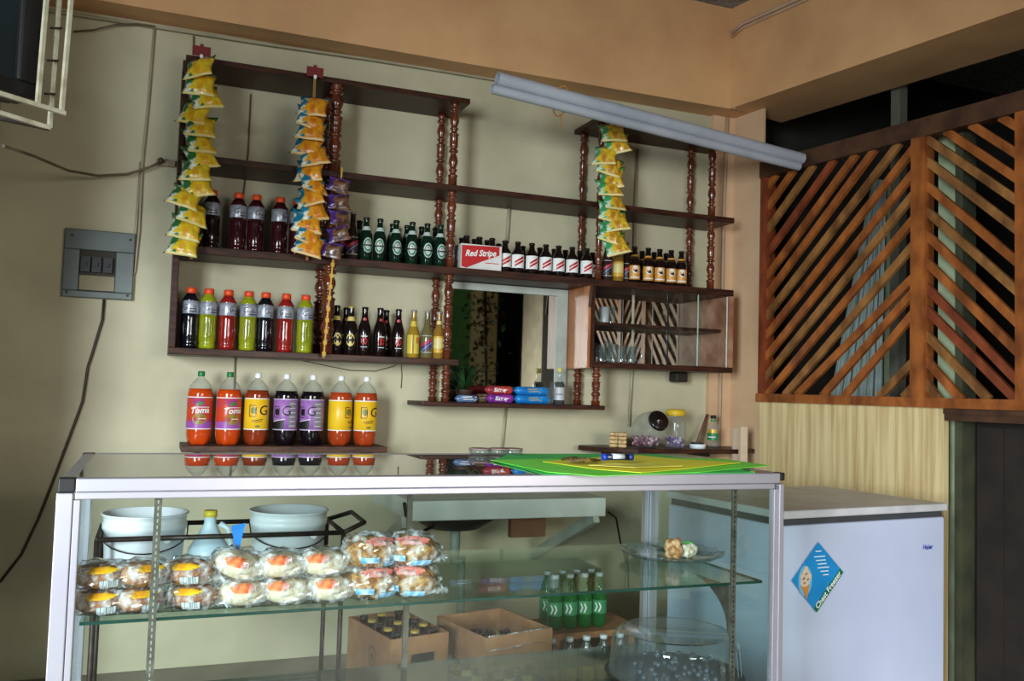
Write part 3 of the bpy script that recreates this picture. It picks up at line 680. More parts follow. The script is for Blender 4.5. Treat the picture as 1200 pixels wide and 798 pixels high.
# carton with six bottles
x0c, x1c = 1.372, 1.586; t = thing('beer_carton', 'open white and red beer carton on the middle shelf', 'carton', (x0c, -.25, Z3))
cw = x1c-x0c; cwm = mat('carton_white', (222, 218, 212), .5)
mb = MB(); H_ = .125
mb.box(0, cw, 0, .003, 0, H_).box(0, cw, .139, .142, 0, H_).box(0, .003, .003, .139, 0, H_).box(cw-.003, cw, .003, .139, 0, H_).box(.003, cw-.003, .003, .139, 0, .003)
mb.box(.003, cw-.003, .0705, .0725, .003, H_+.0)
mb.build('box', cwm, t)
mb = MB(); yy = -.0008
mb.add([(.004, yy, .012), (.004, yy, H_-.008), (cw-.012, yy, H_-.002), (cw-.012, yy, H_-.045), (.11, yy, .012+.03), (.03, yy, .006)], [(5, 4, 3, 2, 1, 0)], 0)
vs, fs = text2d('Red Stripe', .042, .25, 'CENTER', .0012); mb.add([(x*.9+cw*.48, -.0014, y+.082+.06*(x)) for x, y, _ in vs], fs, 1)
mb.add([(cw*.6, yy-.0001, .035), (cw*.93, yy-.0001, .035), (cw*.93, yy-.0001, .039), (cw*.6, yy-.0001, .039)], [(0, 1, 2, 3)], 0)
mb.build('front_print', [redp, paperw], t)
k = 0
for yy in (-.215, -.143):
    for xx in (x0c+.039, x0c+.107, x0c+.175):
        o = bottle('beer|stubby', xx, yy, Z3+.0032, 'short brown beer standing in the carton, %s row, %s' % (('front', 'back')[yy > -.2], ('left', 'middle', 'right')[k % 3]), 'beers inside the carton'); k += 1
# dark bottles right
G = 'stout bottles with tan labels'
for i, px in enumerate((743, 759, 772.5, 786, 798)):
    bottle('beer|dragon', xat(px, 332, -.2), -.2, Z3, 'brown stout with tan label, %s right of the green chip strip' % ords[i], G, extra=.2)
for i, px in enumerate((738, 752, 766, 780)):
    bottle('beer|dragon', xat(px, 326, -.09), -.09, Z3, 'brown stout in the back row, %s from left near the right post' % ords[i], G)
bottle('beer|clear', xat(711, 327, -.2), -.2, Z3, 'dark bottle behind the green chip strip, nearest the post', 'odd bottles on the middle shelf')
bottle('beer|yellow', xat(724, 328, -.2), -.2, Z3, 'bottle with pale yellow label peeking under the green chip strip', 'odd bottles on the middle shelf')
bottle('beer|clear', xat(733, 329, -.16), -.16, Z3, 'dark bottle between the green chip strip and the stouts', 'odd bottles on the middle shelf')
# lower shelf bottles
G = 'bottles on the lower shelf'
for px, yy, kd, lab, ex_ in ((393, -.2, 'beer|stout', 'black stout with oval cream label, nearest the turned post', .25), (410, -.2, 'beer|stout|goldcap', 'black stout with gold cap and oval cream label', 0),
     (387, -.11, 'beer|stout', 'black stout standing behind the first stout', 0), (404, -.11, 'beer|redlabel', 'dark bottle behind and between the two stouts', 0),
     (426, -.2, 'beer|redlabel', 'black bottle with red emblem just right of the gold capped stout', .0), (444, -.2, 'beer|redlabel', 'black bottle with red emblem, the middle one of the three', .3),
     (451, -.11, 'beer|redlabel', 'black bottle behind the middle red emblem bottle', 0), (465.5, -.2, 'beer|redlabel', 'black bottle with red emblem beside the pale gold bottle', .1),
     (483.5, -.2, 'beer|gold', 'pale gold bottle with yellow label beside the red emblem bottles', 0), (499.5, -.2, 'beer|ice', 'clear bottle with blue and crimson slanted label', 0),
     (513.5, -.2, 'beer|yellow', 'amber clear bottle with cream label in front of the turned post', .2)):
    bottle(kd, xat(px, 416, yy), yy, Z4, lab, G, extra=ex_)

# ================================================================ HANGING STRIPS
def bagmat(name, main, main2, side, seal, white=(226, 232, 214)):
    M = bpy.data.materials.new(name); M.use_nodes = True; N = M.node_tree.nodes; L = M.node_tree.links; b = N['Principled BSDF']
    b.inputs['Roughness'].default_value = .3; b.inputs['Coat Weight'].default_value = .15
    tc = N.new('ShaderNodeTexCoord'); sx = N.new('ShaderNodeSeparateXYZ'); L.new(tc.outputs['Object'], sx.inputs[0])
    nz = N.new('ShaderNodeTexNoise'); nz.inputs['Scale'].default_value = 32; nz.inputs['Detail'].default_value = 3; L.new(tc.outputs['Object'], nz.inputs['Vector'])
    r1 = N.new('ShaderNodeValToRGB'); r1.color_ramp.elements[0].position = .40; r1.color_ramp.elements[1].position = .56
    r1.color_ramp.elements[0].color = lin(main2); r1.color_ramp.elements[1].color = lin(main); L.new(nz.outputs['Fac'], r1.inputs[0])
    r2 = N.new('ShaderNodeValToRGB'); r2.color_ramp.elements[0].position = .5; r2.color_ramp.elements[1].position = .62
    r2.color_ramp.elements[0].color = lin(side); r2.color_ramp.elements[1].color = lin(white); L.new(nz.outputs['Fac'], r2.inputs[0])
    def m(op, a, bb):
        q = N.new('ShaderNodeMath'); q.operation = op
        for i, v in enumerate((a, bb)):
            if isinstance(v, (int, float)): q.inputs[i].default_value = v
            else: L.new(v, q.inputs[i])
        return q.outputs[0]
    jx = m('ADD', sx.outputs[0], m('MULTIPLY', m('SUBTRACT', nz.outputs['Fac'], .5), .09))
    fx = m('LESS_THAN', jx, -.024)
    mx = N.new('ShaderNodeMix'); mx.data_type = 'RGBA'; L.new(fx, mx.inputs[0]); L.new(r1.outputs[0], mx.inputs[6]); L.new(r2.outputs[0], mx.inputs[7])
    fz = m('GREATER_THAN', sx.outputs[2], -.024)
    mx2 = N.new('ShaderNodeMix'); mx2.data_type = 'RGBA'; L.new(fz, mx2.inputs[0]); L.new(mx.outputs[2], mx2.inputs[6]); mx2.inputs[7].default_value = lin(seal)
    fz2 = m('LESS_THAN', sx.outputs[2], -.116)
    mx3 = N.new('ShaderNodeMix'); mx3.data_type = 'RGBA'; L.new(fz2, mx3.inputs[0]); L.new(mx2.outputs[2], mx3.inputs[6]); mx3.inputs[7].default_value = lin(tuple((a+230)/2 for a in main))
    L.new(mx3.outputs[2], b.inputs['Base Color']); return M
def bag_mesh(seed, w=.138, h=.128, T=.026):
    mb = MB(); nu, nv = 16, 14; idx = {}
    for side in (1, -1):
        for j in range(nv+1):
            for i in range(nu+1):
                u = i/nu*2-1; v = j/nv
                edge = (i in (0, nu)) or (j in (0, nv)) or j == 1 or j == nv-1
                vv = v*2-1
                th = 0 if edge else T*(1-abs(u)**3)**.8*(1-abs(vv)**2.6)
                ww = w/2*(1+.10*vv*vv-.06) ; x = u*ww*(1-.10*(1-vv*vv)); z = -v*h
                y = -side*th
                c = noise.noise(Vector((x*38+seed*9, z*38, side*3+seed)))*.007*(0 if edge else 1)+noise.noise(Vector((x*20+seed*5, z*20, seed)))*.006
                if side == -1 and edge and (i in (0, nu) or j in (0, nv)):
                    idx[(side, i, j)] = idx[(1, i, j)]; continue
                idx[(side, i, j)] = len(mb.v); mb.v.append((x, y+c-(.0006*side if edge else 0), z))
    for side in (1, -1):
        for j in range(nv):
            for i in range(nu): mb.face([idx[(side, i, j)], idx[(side, i+1, j)], idx[(side, i+1, j+1)], idx[(side, i, j+1)]], 0, True)
    return mb
yel = bagmat('chip_bag_yellow', (226, 196, 44), (214, 158, 30), (40, 110, 60), (70, 120, 60))
org = bagmat('chip_bag_orange', (226, 158, 34), (206, 116, 26), (20, 120, 150), (30, 130, 160))
grn = bagmat('chip_bag_green_yellow', (216, 182, 44), (180, 118, 36), (60, 150, 90), (80, 160, 80), (190, 220, 200))
def strip(name, label, pxs, py0, py1, n, bm_, bagname, colour, Y, header=True, pos='', drop=0):
    top = onY(pxs[0], py0, Y); bot = onY(pxs[1], py1, Y)
    t = thing('clip_strip', label, 'display strip', (top.x, Y, top.z))
    if header:
        MB().box(-.038, .038, -.001, .001, .0, .045).box(-.008, .008, -.001, .001, .045, .055).build('header', mat('dark_red_card', (120, 28, 30), .5), t)
        MB().box(-.006, .006, -.014, -.002, -.012, .004).build('hook', whitep, t)
    MB().box(-.006, .006, -.001, .001, -(top.z-bot.z), 0).build('strip', mat('clear_strip', (150, 110, 60), .3), t)
    protos = []
    for i in range(n):
        f_ = (i+.1)/n; x = top.x; z = top.z-drop-(top.z-drop-bot.z-.07)*f_-.008
        kd = i % 4
        if i < 4:
            o = bag_mesh(i+len(name)).build('chip_bag', bm_); protos.append(o)
        else: o = protos[kd].copy(); COL.objects.link(o)
        tilt = -math.radians(random.uniform(24, 38)); rz = random.uniform(-.6, .5); ry = random.uniform(-.34, .3)
        o.location = (x+random.uniform(-.02, .02), Y-.008, z)
        o.rotation_euler = (tilt, ry, rz+facecam(x, Y)*.7)
        place = ['topmost', 'second from top', 'third from top', 'fourth from top', 'fifth from top', 'sixth from top', 'seventh from top', 'eighth from top', 'ninth from top', 'tenth from top', 'eleventh from top', 'twelfth from top', 'thirteenth from top', 'fourteenth from top'][i] if i < n-1 else 'lowest'
        tag(o, '%s chip bag, %s on the %s' % (colour, place, pos), 'chip bag', bagname)
    return t
strip('a', 'clip strip with dark red header hanging from the left end of the shelf', (236, 217), 66, 303, 13, yel, 'yellow chip bags on the left strip', 'yellow and green', -.315, pos='left strip')
strip('bb', 'clip strip with dark red header hanging at the second turned post', (369, 362), 90, 305, 12, org, 'orange chip bags on the middle strip', 'orange and blue', -.315, pos='middle strip', drop=.085)
strip('ccc', 'clip strip with dark header hanging at the left of the right-hand upper shelf', (716, 719), 144, 302, 11, grn, 'green chip bags on the right strip', 'green and yellow', -.315, pos='right strip')
# candy strip with yellow band tail
A = onY(401, 196, -.33); B = onY(379, 419, -.33)
t = thing('candy_strip', 'yellow card strip with empty clips hanging below the purple candy bags', 'display strip', A)
mb = MB(); yl = mat('yellow_strip', (206, 156, 40), .4); L_ = B-A
mb.bar((0, 0, 0), L_, .007, .002, upv=(0, 1, 0)); mb.build('strip', yl, t)
for k in range(11):
    f_ = .40+.058*k; c_ = L_*f_
    MB().box(-.008, .008, -.004, .002, -.009, .009).xf(Matrix.Translation(c_)).build('clip', yl, t)
pur = bagmat('candy_bag_purple', (120, 84, 60), (70, 44, 40), (70, 40, 110), (90, 60, 140), (190, 180, 210))
pr_ = None
for i in range(5):
    f_ = .06+.085*i; c_ = A+L_*f_
    if pr_ is None: pr_ = bag_mesh(31, .105, .085, .02).build('candy_bag', pur); o = pr_
    else: o = pr_.copy(); COL.objects.link(o)
    o.location = c_+Vector((random.uniform(-.012, .006), -.008, 0)); o.rotation_euler = (-.45, random.uniform(-.4, .3), random.uniform(-.5, .5))
    tag(o, 'small purple candy bag, %s on the yellow strip' % ['topmost', 'second', 'third', 'fourth', 'lowest'][i], 'candy bag', 'purple candy bags on the yellow strip')

# ================================================================ MIRROR SHELF THINGS
def packet(x0, x1, z, y, r, m, m2, label, rz=0, words=''):
    L_ = x1-x0; mb = MB()
    pr = [(-L_/2, .006), (-L_/2+.006, r*.5), (-L_/2+.014, r*.94), (-L_/2+.02, r), (0, r*1.02), (L_/2-.02, r), (L_/2-.014, r*.94), (L_/2-.006, r*.5), (L_/2, .006)]
    mb.lathe(resample(pr, .01), seg=18); mb.xf(Matrix.Rotation(PI/2, 4, 'Y'))
    o = tag(thing('biscuit_packet', label, 'packet', ((x0+x1)/2, y, z+r), rz, 'biscuit packets on the mirror shelf'), label, 'packet', 'biscuit packets on the mirror shelf')
    mb.build('wrapper', m, o)
    lb = MB()
    if words: vs, fs = text2d(words, .026, .2, 'CENTER', .001)
    else:       # swirl and bars of the printed pattern
        vs, fs = [], []
        for k, (xa, xb, ya, yb) in enumerate(((-.03, .022, .004, .010), (-.026, .030, -.006, -.002), (.030, .044, -.009, .009))):
            b_ = len(vs); vs += [(xa, ya, 0), (xb, ya+.003, 0), (xb+.003, yb+.003, 0), (xa+.003, yb, 0)]; fs.append((b_, b_+1, b_+2, b_+3))
    out = [(x, -(r*1.04)*math.cos(yv/r), (r*1.04)*math.sin(yv/r)) for x, yv, _ in vs]; lb.add(out, fs, 0)
    lb.build('print', m2, o); return o
bluep = mat('bright_blue_wrap', (30, 130, 200), .3, col2=(20, 104, 176), nscale=30); purpp = mat('magenta_wrap', (150, 50, 150), .3, col2=(100, 40, 130), nscale=30)
redpk = mat('red_wrap', (186, 60, 44), .3, col2=(130, 40, 60), nscale=25)
xb0, xb1 = xat(603, 466, -.2), xat(644, 468, -.2); xp0, xp1 = xat(571, 465, -.2), xat(604, 466, -.2)
packet(xb0, xb1, ZM, -.2, .022, bluep, gold, 'bright blue biscuit packet, lower of the two blue ones', 0, '')
packet(xb0, xb1-.005, ZM+.044, -.195, .021, bluep, gold, 'bright blue biscuit packet lying on the other blue one', 0, '')
packet(xp0-.005, xp1-.008, ZM, -.2, .022, purpp, paperw, 'magenta biscuit packet left of the blue packets', 0, 'Shirley')
packet(xp0-.012, xp1-.012, ZM+.044, -.195, .021, redpk, paperw, 'red biscuit packet lying on the magenta one', 0, 'Shirley')
packet(xat(533, 463, -.22), xat(556, 463, -.22)+.02, ZM, -.22, .018, mat('navy_wrap', (40, 56, 96), .3, col2=(120, 150, 190), nscale=40), paperw, 'small navy packet lying next to the turned post', .1, '')
packet(xat(557, 462, -.17), xat(573, 463, -.17), ZM, -.17, .022, mat('gold_brown_wrap', (150, 120, 84), .35, col2=(60, 44, 36), nscale=40), blk, 'crumpled gold brown packet between the navy and magenta packets', -.1, '')
# round-end sweet bag
# syrup bottle
xs = xat(655, 470, -.16)
t = thing('glass_bottle', 'clear bottle with white label and yellow cap before the mirror frame', 'bottle', (xs, -.16, ZM), facecam(xs))
MB().lathe([(0, .025), (.003, .029), (.09, .029), (.105, .026), (.13, .012), (.17, .011), (.172, .0125)], seg=20).build('body', clearp, t)
MB().lathe([(.001, .027), (.055, .0275), (.10, .0262), (.116, .0205)], seg=18).build('liquid', mat('dark_syrup', (20, 14, 14), .2), t)
lb = MB(); lb.lathe([(.022, .0296), (.088, .0296)], seg=20, cap0=False, cap1=False); band_cyl(lb, .0303, .05, .054, -.6, .6, 1); lb.build('label', [mat('label_silver_white', (190, 192, 196), .4), blk], t)
MB().lathe([(.166, .0145), (.19, .014)], seg=14).build('cap', mat('pale_yellow_cap', (220, 210, 120), .4), t)
def tumbler(x, y, z, label, r=.03, h=.09, name='drinking_glass', group=None, handle=False, m=None):
    t = thing(name, label, 'glass', (x, y, z), facecam(x), group)
    mb = MB().lathe([(0, r*.85), (.006, r*.88), (h, r), (h, r-.003), (.008, r*.8)], seg=20, cap1=True)
    mb.build('bowl', m or cutg, t)
    if handle:
        pts = [(r*.98+.028*math.sin(a), 0, h*.5+h*.32*math.cos(a)) for a in [k*PI/8 for k in range(9)]]
        MB().tube(pts, .005, 8).build('handle', m or cutg, t)
    return t
for i, (px, Y_) in enumerate(((648, -.12), (643, -.2))): tumbler(xat(px, 470, Y_), Y_, ZM, ['tall empty glass behind the yellow capped bottle', 'small empty glass left of the yellow capped bottle'][i], .022, .115-.03*i, group='glasses on the mirror shelf')
# potted plant
xp = xat(540, 450, -.11)
t = thing('potted_plant', 'dark potted plant with arching leaves before the mirror behind the packets', 'plant', (xp+.02, -.11, ZM))
MB().lathe([(0, .033), (.05, .042), (.056, .045), (.062, .045), (.062, .038), (.05, .036)], seg=18).build('pot', mat('dark_clay_pot', (60, 40, 32), .6), t)
leaf = mat('leaf_dark_green', (44, 84, 40), .45, col2=(24, 50, 26), nscale=20)
lv = MB()
for k in range(34):
    a = random.uniform(0, 2*PI); L_ = random.uniform(.07, .15); wv = random.uniform(.006, .011); hgt = random.uniform(.04, .13); n = 6; P = []
    if math.sin(a) > .3: L_ *= .45
    for i in range(n+1):
        f_ = i/n; d_ = L_*f_; zz = .055+hgt*math.sin(f_*PI*.62); wd_ = wv*math.sin(PI*min(1, f_*.9+.1))*1.2
        c_ = Vector((math.cos(a)*d_, math.sin(a)*d_, zz)); s_ = Vector((-math.sin(a), math.cos(a), 0))*wd_
        P += [c_-s_, c_+s_+Vector((0, 0, .002))]
    lv.add(P, [(2*i, 2*i+1, 2*i+3, 2*i+2) for i in range(n)], 0, True)
lv.build('leaves', leaf, t)
# ---- glasses inside the cabinet
cg = 'glasses in the cabinet'
for i, (px, Y_, z_, h_, r_, hd, lab) in enumerate(((702, -.17, 1.462, .095, .026, 0, 'drinking glass at the left end of the cabinet floor'), (711, -.11, 1.462, .12, .024, 0, 'tall glass behind the leftmost ones on the cabinet floor'),
      (716, -.18, 1.462, .10, .027, 0, 'ribbed glass in the middle of the cabinet floor group'), (726, -.18, 1.462, .095, .028, 0, 'stout glass next to the glass mug in the cabinet'), (737, -.16, 1.462, .095, .031, 1, 'glass mug with curved handle, rightmost in the cabinet'),
      (706, -.14, 1.676, .085, .028, 0, 'frosted white tumbler on the upper cabinet shelf'), (714, -.10, 1.676, .095, .022, 0, 'slim clear glass beside the frosted tumbler, upper cabinet shelf'))):
    tumbler(xat(px, 415 if z_ < 1.6 else 370, Y_)+.012, Y_, z_, lab, r_, h_, 'glass_mug' if hd else 'drinking_glass', cg, bool(hd), mat('frosted_glass_white', (170, 176, 176), .3) if i == 5 else None)
# ================================================================ CORNER SHELF THINGS
Yc = -.2
xc = xat(724, 523, Yc); t = thing('cracker_stack', 'square stack of pale wrapped crackers at the left of the corner shelf', 'snack', (xc, Yc, ZC), facecam(xc))
crk = mat('cracker', (214, 186, 132), .7, col2=(170, 130, 80), nscale=50)
for k in range(4):
    mb = MB()
    for (a, b) in ((-.046, -.001), (.001, .046)):
        mb.box(a, b, -.03, .03, k*.02+.001, k*.02+.019)
    o = mb.build('cracker_layer', crk, t, bevel=.006)
# tilted jar with black lid
xj = xat(757, 522, Yc)
t = thing('candy_jar', 'big round tilted glass jar with black lid on the corner shelf', 'jar', (xj, Yc, ZC), facecam(xj))
ell = []
for k in range(15):
    a = PI*k/14; ell.append((-.09*math.cos(a)+.09, max(.002, .088*math.sin(a)**.8)))
body = MB(); pr = [(0, .05), (.01, .075), (.04, .092), (.09, .095), (.13, .08), (.155, .055), (.165, .048), (.175, .05)]
Mj = Matrix.Translation((-.012, 0, .012)) @ Matrix.Rotation(math.radians(32), 4, 'X') @ Matrix.Rotation(math.radians(12), 4, 'Y')
body.lathe(resample(pr, .012), seg=32, cap1=False)
Mj = Matrix.Translation((-.01, .03, .018)) @ Matrix.Rotation(math.radians(58), 4, 'X') @ Matrix.Rotation(math.radians(24), 4, 'Y')
body.xf(Mj); zmin = min(v[2] for v in body.v); Mfix = Matrix.Translation((0, 0, -zmin+.001)); body.xf(Mfix)
body.build('jar_body', clearp, t)
lid = MB().lathe([(.168, .052), (.17, .056), (.184, .056), (.19, .05), (.186, .02), (.195, .014), (.2, .008)], seg=28); lid.xf(Mj); lid.xf(Mfix)
lid.build('lid', mat('black_lid', (30, 22, 22), .22, col2=(20, 14, 14), coat=.4), t)
def candies(par, n, rx, ry, z0, z1, cols, r=.010, cx=0):
    ms = [mat('candy_%d_%d_%d' % c_, c_, .3) for c_ in cols]; mb = MB()
    for k in range(n):
        a = random.uniform(0, 2*PI); q = math.sqrt(random.random()); x, y = cx+rx*q*math.cos(a), ry*q*math.sin(a); z = random.uniform(z0, z1)
        rr = r*random.uniform(.8, 1.1)
        mb.lathe([(-rr, .0015), (-rr*.6, rr*.8), (0, rr), (rr*.6, rr*.8), (rr, .0015)], (0, 0, 0), 7, m=random.randrange(len(ms)))
        R = Matrix.Translation((x, y, z)) @ Matrix.Rotation(random.uniform(0, 3), 4, 'X') @ Matrix.Rotation(random.uniform(0, 3), 4, 'Y')
        nn = 35; 
        for i in range(len(mb.v)-nn, len(mb.v)): mb.v[i] = tuple(R @ Vector(mb.v[i]))
    o = mb.build('candies', ms, par); o['kind'] = 'stuff'
candies(t, 150, .072, .05, .016, .055, [(190, 130, 150), (150, 90, 110), (214, 190, 196), (120, 60, 80)])
xj = xat(791, 522, Yc)
t = thing('candy_jar', 'tall glass jar with yellow screw lid on the corner shelf', 'jar', (xj, Yc, ZC), facecam(xj))
MB().lathe(resample([(0, .05), (.004, .055), (.13, .056), (.15, .052), (.165, .045), (.175, .045)], .02), seg=30, cap1=False).build('jar_body', clearp, t)
MB().lathe([(.172, .05), (.175, .053), (.198, .053), (.206, .046), (.208, .02)], seg=30).build('lid', mat('yellow_lid', (222, 190, 40), .4, col2=(206, 170, 30)), t)
candies(t, 45, .044, .04, .012, .055, [(120, 70, 150), (200, 190, 210), (90, 50, 120)], cx=-.0)
xk = xat(817, 522, -.24)
t = thing('tape_roll', 'small flat white tub with dark lid beside the yellow lidded jar', 'tub', (xk, -.245, ZC))
MB().lathe([(0, .042), (.024, .044)], seg=24).build('tub', whitep, t); MB().lathe([(.024, .036), (.032, .034)], seg=24).xf(Matrix.Translation((-.004, 0, 0))).build('lid', blackp, t)
t.name = 'plastic_tub'
xk = xat(836, 520, -.14)
t = thing('bottle', 'clear spirit bottle with green and yellow label by the column', 'bottle', (xk-.01, -.15, ZC), facecam(xk))
MB().lathe(resample([(0, .031), (.003, .035), (.105, .035), (.125, .03), (.145, .014), (.165, .013)], .02), seg=24).build('body', clearp, t)
lb = MB(); band_cyl(lb, .0356, .04, .08, -1.1, .8, 0); band_cyl(lb, .0356, .08, .10, -1.1, .8, 1); band_cyl(lb, .036, .055, .06, -.9, .4, 2); band_cyl(lb, .0148, .142, .155, -1.4, 1.4, 0); lb.build('label', [mat('label_bright_green', (30, 130, 70), .4), gold, paperw], t)
MB().lathe([(.16, .0165), (.178, .016)], seg=16).build('cap', mat('dark_green_cap', (24, 40, 24), .4), t)
a = onY(819, 518, -.12); b = onY(829, 487, -.05)
o = MB().tube([Vector((xat(817, 519, -.10), -.10, ZC+.012)), Vector((xat(829, 486, -.05), -.05, onY(829, 486, -.05).z))], [.011, .009], 10).build('wooden_stick', mat('brown_stick', (120, 84, 66), .6)); tag(o, 'brown wooden stick leaning on the wall between jar and bottle', 'stick')
# leaning pale boards beside column, cardboard on the counter back
pk = mat('pale_pink_board', (214, 190, 166), .6)
for i, (pa_, pb_, w_) in enumerate((((861, 535), (862, 502), .03), ((872, 538), (871, 500), .045))):
    A = onY(pa_[0], pa_[1], -.34-.06*i); B = onY(pb_[0], pb_[1], -.30-.06*i)
    base = Vector((A.x, A.y, .0)); top_ = Vector((B.x, B.y, B.z))
    o = MB().bar(base, top_, w_, .018, upv=(0, 1, 0)).build('board', pk); tag(o, ['narrow pale board leaning upright against the column', 'wider pale board leaning upright nearest the pine panel'][i], 'board', 'pale boards against the column')

# ================================================================ DISPLAY COUNTER
CX0, CX1, CY0, CY1, CT = -.163, 1.592, -2.42, -1.74, 1.10
dc = thing('display_counter', 'long aluminium framed glass display counter in front of the shelves', 'display case', (0, 0, 0))
def cb(name, m, *a, bevel=.002): return MB().box(*a).build(name, m, dc, bevel=bevel)
cb('front_top_rail', alu, CX0+.032, CX1-.014, CY0, CY0+.03, CT-.027, CT)
cb('front_lip', alu, CX0+.032, CX1-.03, CY0+.002, CY0+.026, CT-.042, CT-.0275)
cb('back_top_rail', alu, CX0+.032, CX1-.02, CY1-.03, CY1, CT-.027, CT)
cb('side_top_rail', alu, CX0+.004, CX0+.030, CY0+.03, CY1-.03, CT-.027, CT); cb('side_top_rail', alu, CX1-.028, CX1-.004, CY0+.03, CY1-.03, CT-.027, CT)
for (x, y) in ((CX0, CY0), (CX0, CY1-.03)): cb('corner_cap', blackp, x, x+.031, y, y+.03, CT-.028, CT+.001, bevel=.003)
for (x, y) in ((CX1-.014, CY0), (CX1-.014, CY1-.03)): cb('corner_cap', blackp, x, x+.016, y, y+.03, CT-.02, CT+.001, bevel=.003)
for (a, b, c1, c2) in ((CX0-.002, CX0+.028, CY0, CY0+.03), (CX0+.0285, CX0+.042, CY0+.004, CY0+.026), (CX0, CX0+.028, CY1-.03, CY1), (CX1-.03, CX1-.016, CY0+.004, CY0+.026), (CX1-.0155, CX1, CY0, CY0+.03), (CX1-.03, CX1, CY1-.04, CY1), (CX1-.046, CX1-.031, CY1-.03, CY1-.005)):
    cb('corner_post', alu, a, b, c1, c2, 0, CT-.0285-(.014 if a in (CX0+.0285, CX1-.03) and c1 == CY0+.004 else 0))
cb('top_glass', gltop, CX0+.030, CX1-.028, CY0+.0305, CY1-.0305, CT-.006, CT-.001, bevel=0)
cb('front_glass', gl, CX0+.042, CX1-.03, CY0+.012, CY0+.016, .06, CT-.042, bevel=0)
cb('side_glass', gl, CX0+.012, CX0+.016, CY0+.03, CY1-.03, .06, CT-.028, bevel=0); cb('side_glass', gl, CX1-.018, CX1-.014, CY0+.03, CY1-.04, .06, CT-.028, bevel=0)
ZS = .812
s_ = cb('glass_shelf', glshelf, -.112, 1.54, -2.395, CY1-.05, ZS-.006, ZS, bevel=0)
MB().box(-.112, 1.54, -2.398, -2.3952, ZS-.0062, ZS+.0002).build('front_edge', gledge, s_); MB().box(1.5402, 1.543, -2.395, CY1-.05, ZS-.006, ZS).build('side_edge', gledge, s_)
ZD = .475
cb('deck', glass('deck_glass', (214, 232, 226), 1.5, .05, 1.0, milk=.15, milkcol=(90, 100, 96)), CX0+.02, CX1-.02, CY0+.02, CY1-.01, ZD-.008, ZD)
cb('kick_panel', mat('white_laminate', (206, 206, 204), .4), CX0+.03, CX1-.03, CY0+.006, CY0+.011, .02, ZD-.02)
cb('base_rail', alu, CX0+.03, CX1-.016, CY0, CY0+.03, 0.0, .05)
for px in (184, 857.5):
    x = onY(px, 620, CY0+.03).x
    p_ = cb('shelf_standard', stand, x-.0075, x+.0075, CY0+.018, CY0+.0235, .06, CT-.043, bevel=0)
    mb = MB()
    for k in range(44): mb.box(x-.0015, x+.0015, CY0+.0172, CY0+.0181, .5+k*.013, .507+k*.013)
    mb.build('slots', mat('slot_pale', (150, 146, 132), .5) if px < 300 else blackp, p_)
x = onY(479, 600, CY1-.03).x; cb('shelf_standard', stand, x-.008, x+.008, CY1-.045, CY1-.035, .06, CT-.028, bevel=0)
br = MB(); 
for x in (onY(184, 700, CY0+.03).x, onY(853, 700, CY0+.03).x):
    br = MB(); n = 8; pts = [(CY0+.024, ZS-.008), (-2.2, ZS-.008)]+[(-2.2-.19*math.sin(k/n*PI/2)*1, ZS-.008-.12*(1-math.cos(k/n*PI/2))) for k in range(1, n+1)]+[(CY0+.024, ZS-.14)]
    V = [(x-.001, a, b) for a, b in pts]+[(x+.001, a, b) for a, b in pts]; q = len(pts)
    br.add(V, [tuple(range(q)), tuple(range(2*q-1, q-1, -1))]+[(i, (i+1) % q, q+(i+1) % q, q+i) for i in range(q)])
    br.build('shelf_bracket', stand, dc)

# ---- bagged buns and bread
def wavy_ellipsoid(rx, ry, rz, nz, seg=24, rings=14, amp=.0, sc=20, seed=0, flat=-.6):
    mb = MB()
    for j in range(rings+1):
        t_ = PI*j/rings; 
        for k in range(seg):
            a = 2*PI*k/seg; st = max(.02, math.sin(t_))**.75; x, y, z = rx*st*math.cos(a), ry*st*math.sin(a), -rz*math.cos(t_)
            z = max(z, -rz*.82)
            nn = noise.noise(Vector((x, y, z))*sc+Vector((seed*3.3, seed, 0)))*amp; q = 1+nn/max(rx, .01)
            mb.v.append((x*q, y*q, z*(q if z > -rz*.8 else 1)+rz*.82))
    for j in range(rings):
        for k in range(seg): mb.face([j*seg+k, j*seg+(k+1) % seg, (j+1)*seg+(k+1) % seg, (j+1)*seg+k], nz, True)
    mb.face(list(range(seg-1, -1, -1)), nz); mb.face([rings*seg+k for k in range(seg)], nz)
    return mb
crust = mat('brown_bun_crust', (176, 112, 74), .5, col2=(210, 170, 130), nscale=12, lo=.3, hi=.55)
pale = mat('pale_bun', (228, 206, 174), .6, col2=(196, 150, 104), nscale=10, lo=.25, hi=.5)
coco = mat('coconut_bun', (214, 164, 96), .8, col2=(150, 96, 50), nscale=50, bump=.8, bscale=90)
ylab = mat('print_yellow', (240, 190, 40), .4, col2=(214, 140, 30), nscale=50); olab = mat('print_orange_red', (222, 84, 40), .4, col2=(230, 140, 90), nscale=60)
blab = mat('print_blue', (70, 150, 200), .4, col2=(200, 220, 235), nscale=70); rlab = mat('print_coral', (222, 96, 80), .4, col2=(230, 150, 140), nscale=40)
bcode = mat('barcode_white', (220, 222, 226), .5, col2=(60, 60, 64), nscale=90, stretch=(6, 1, .1))
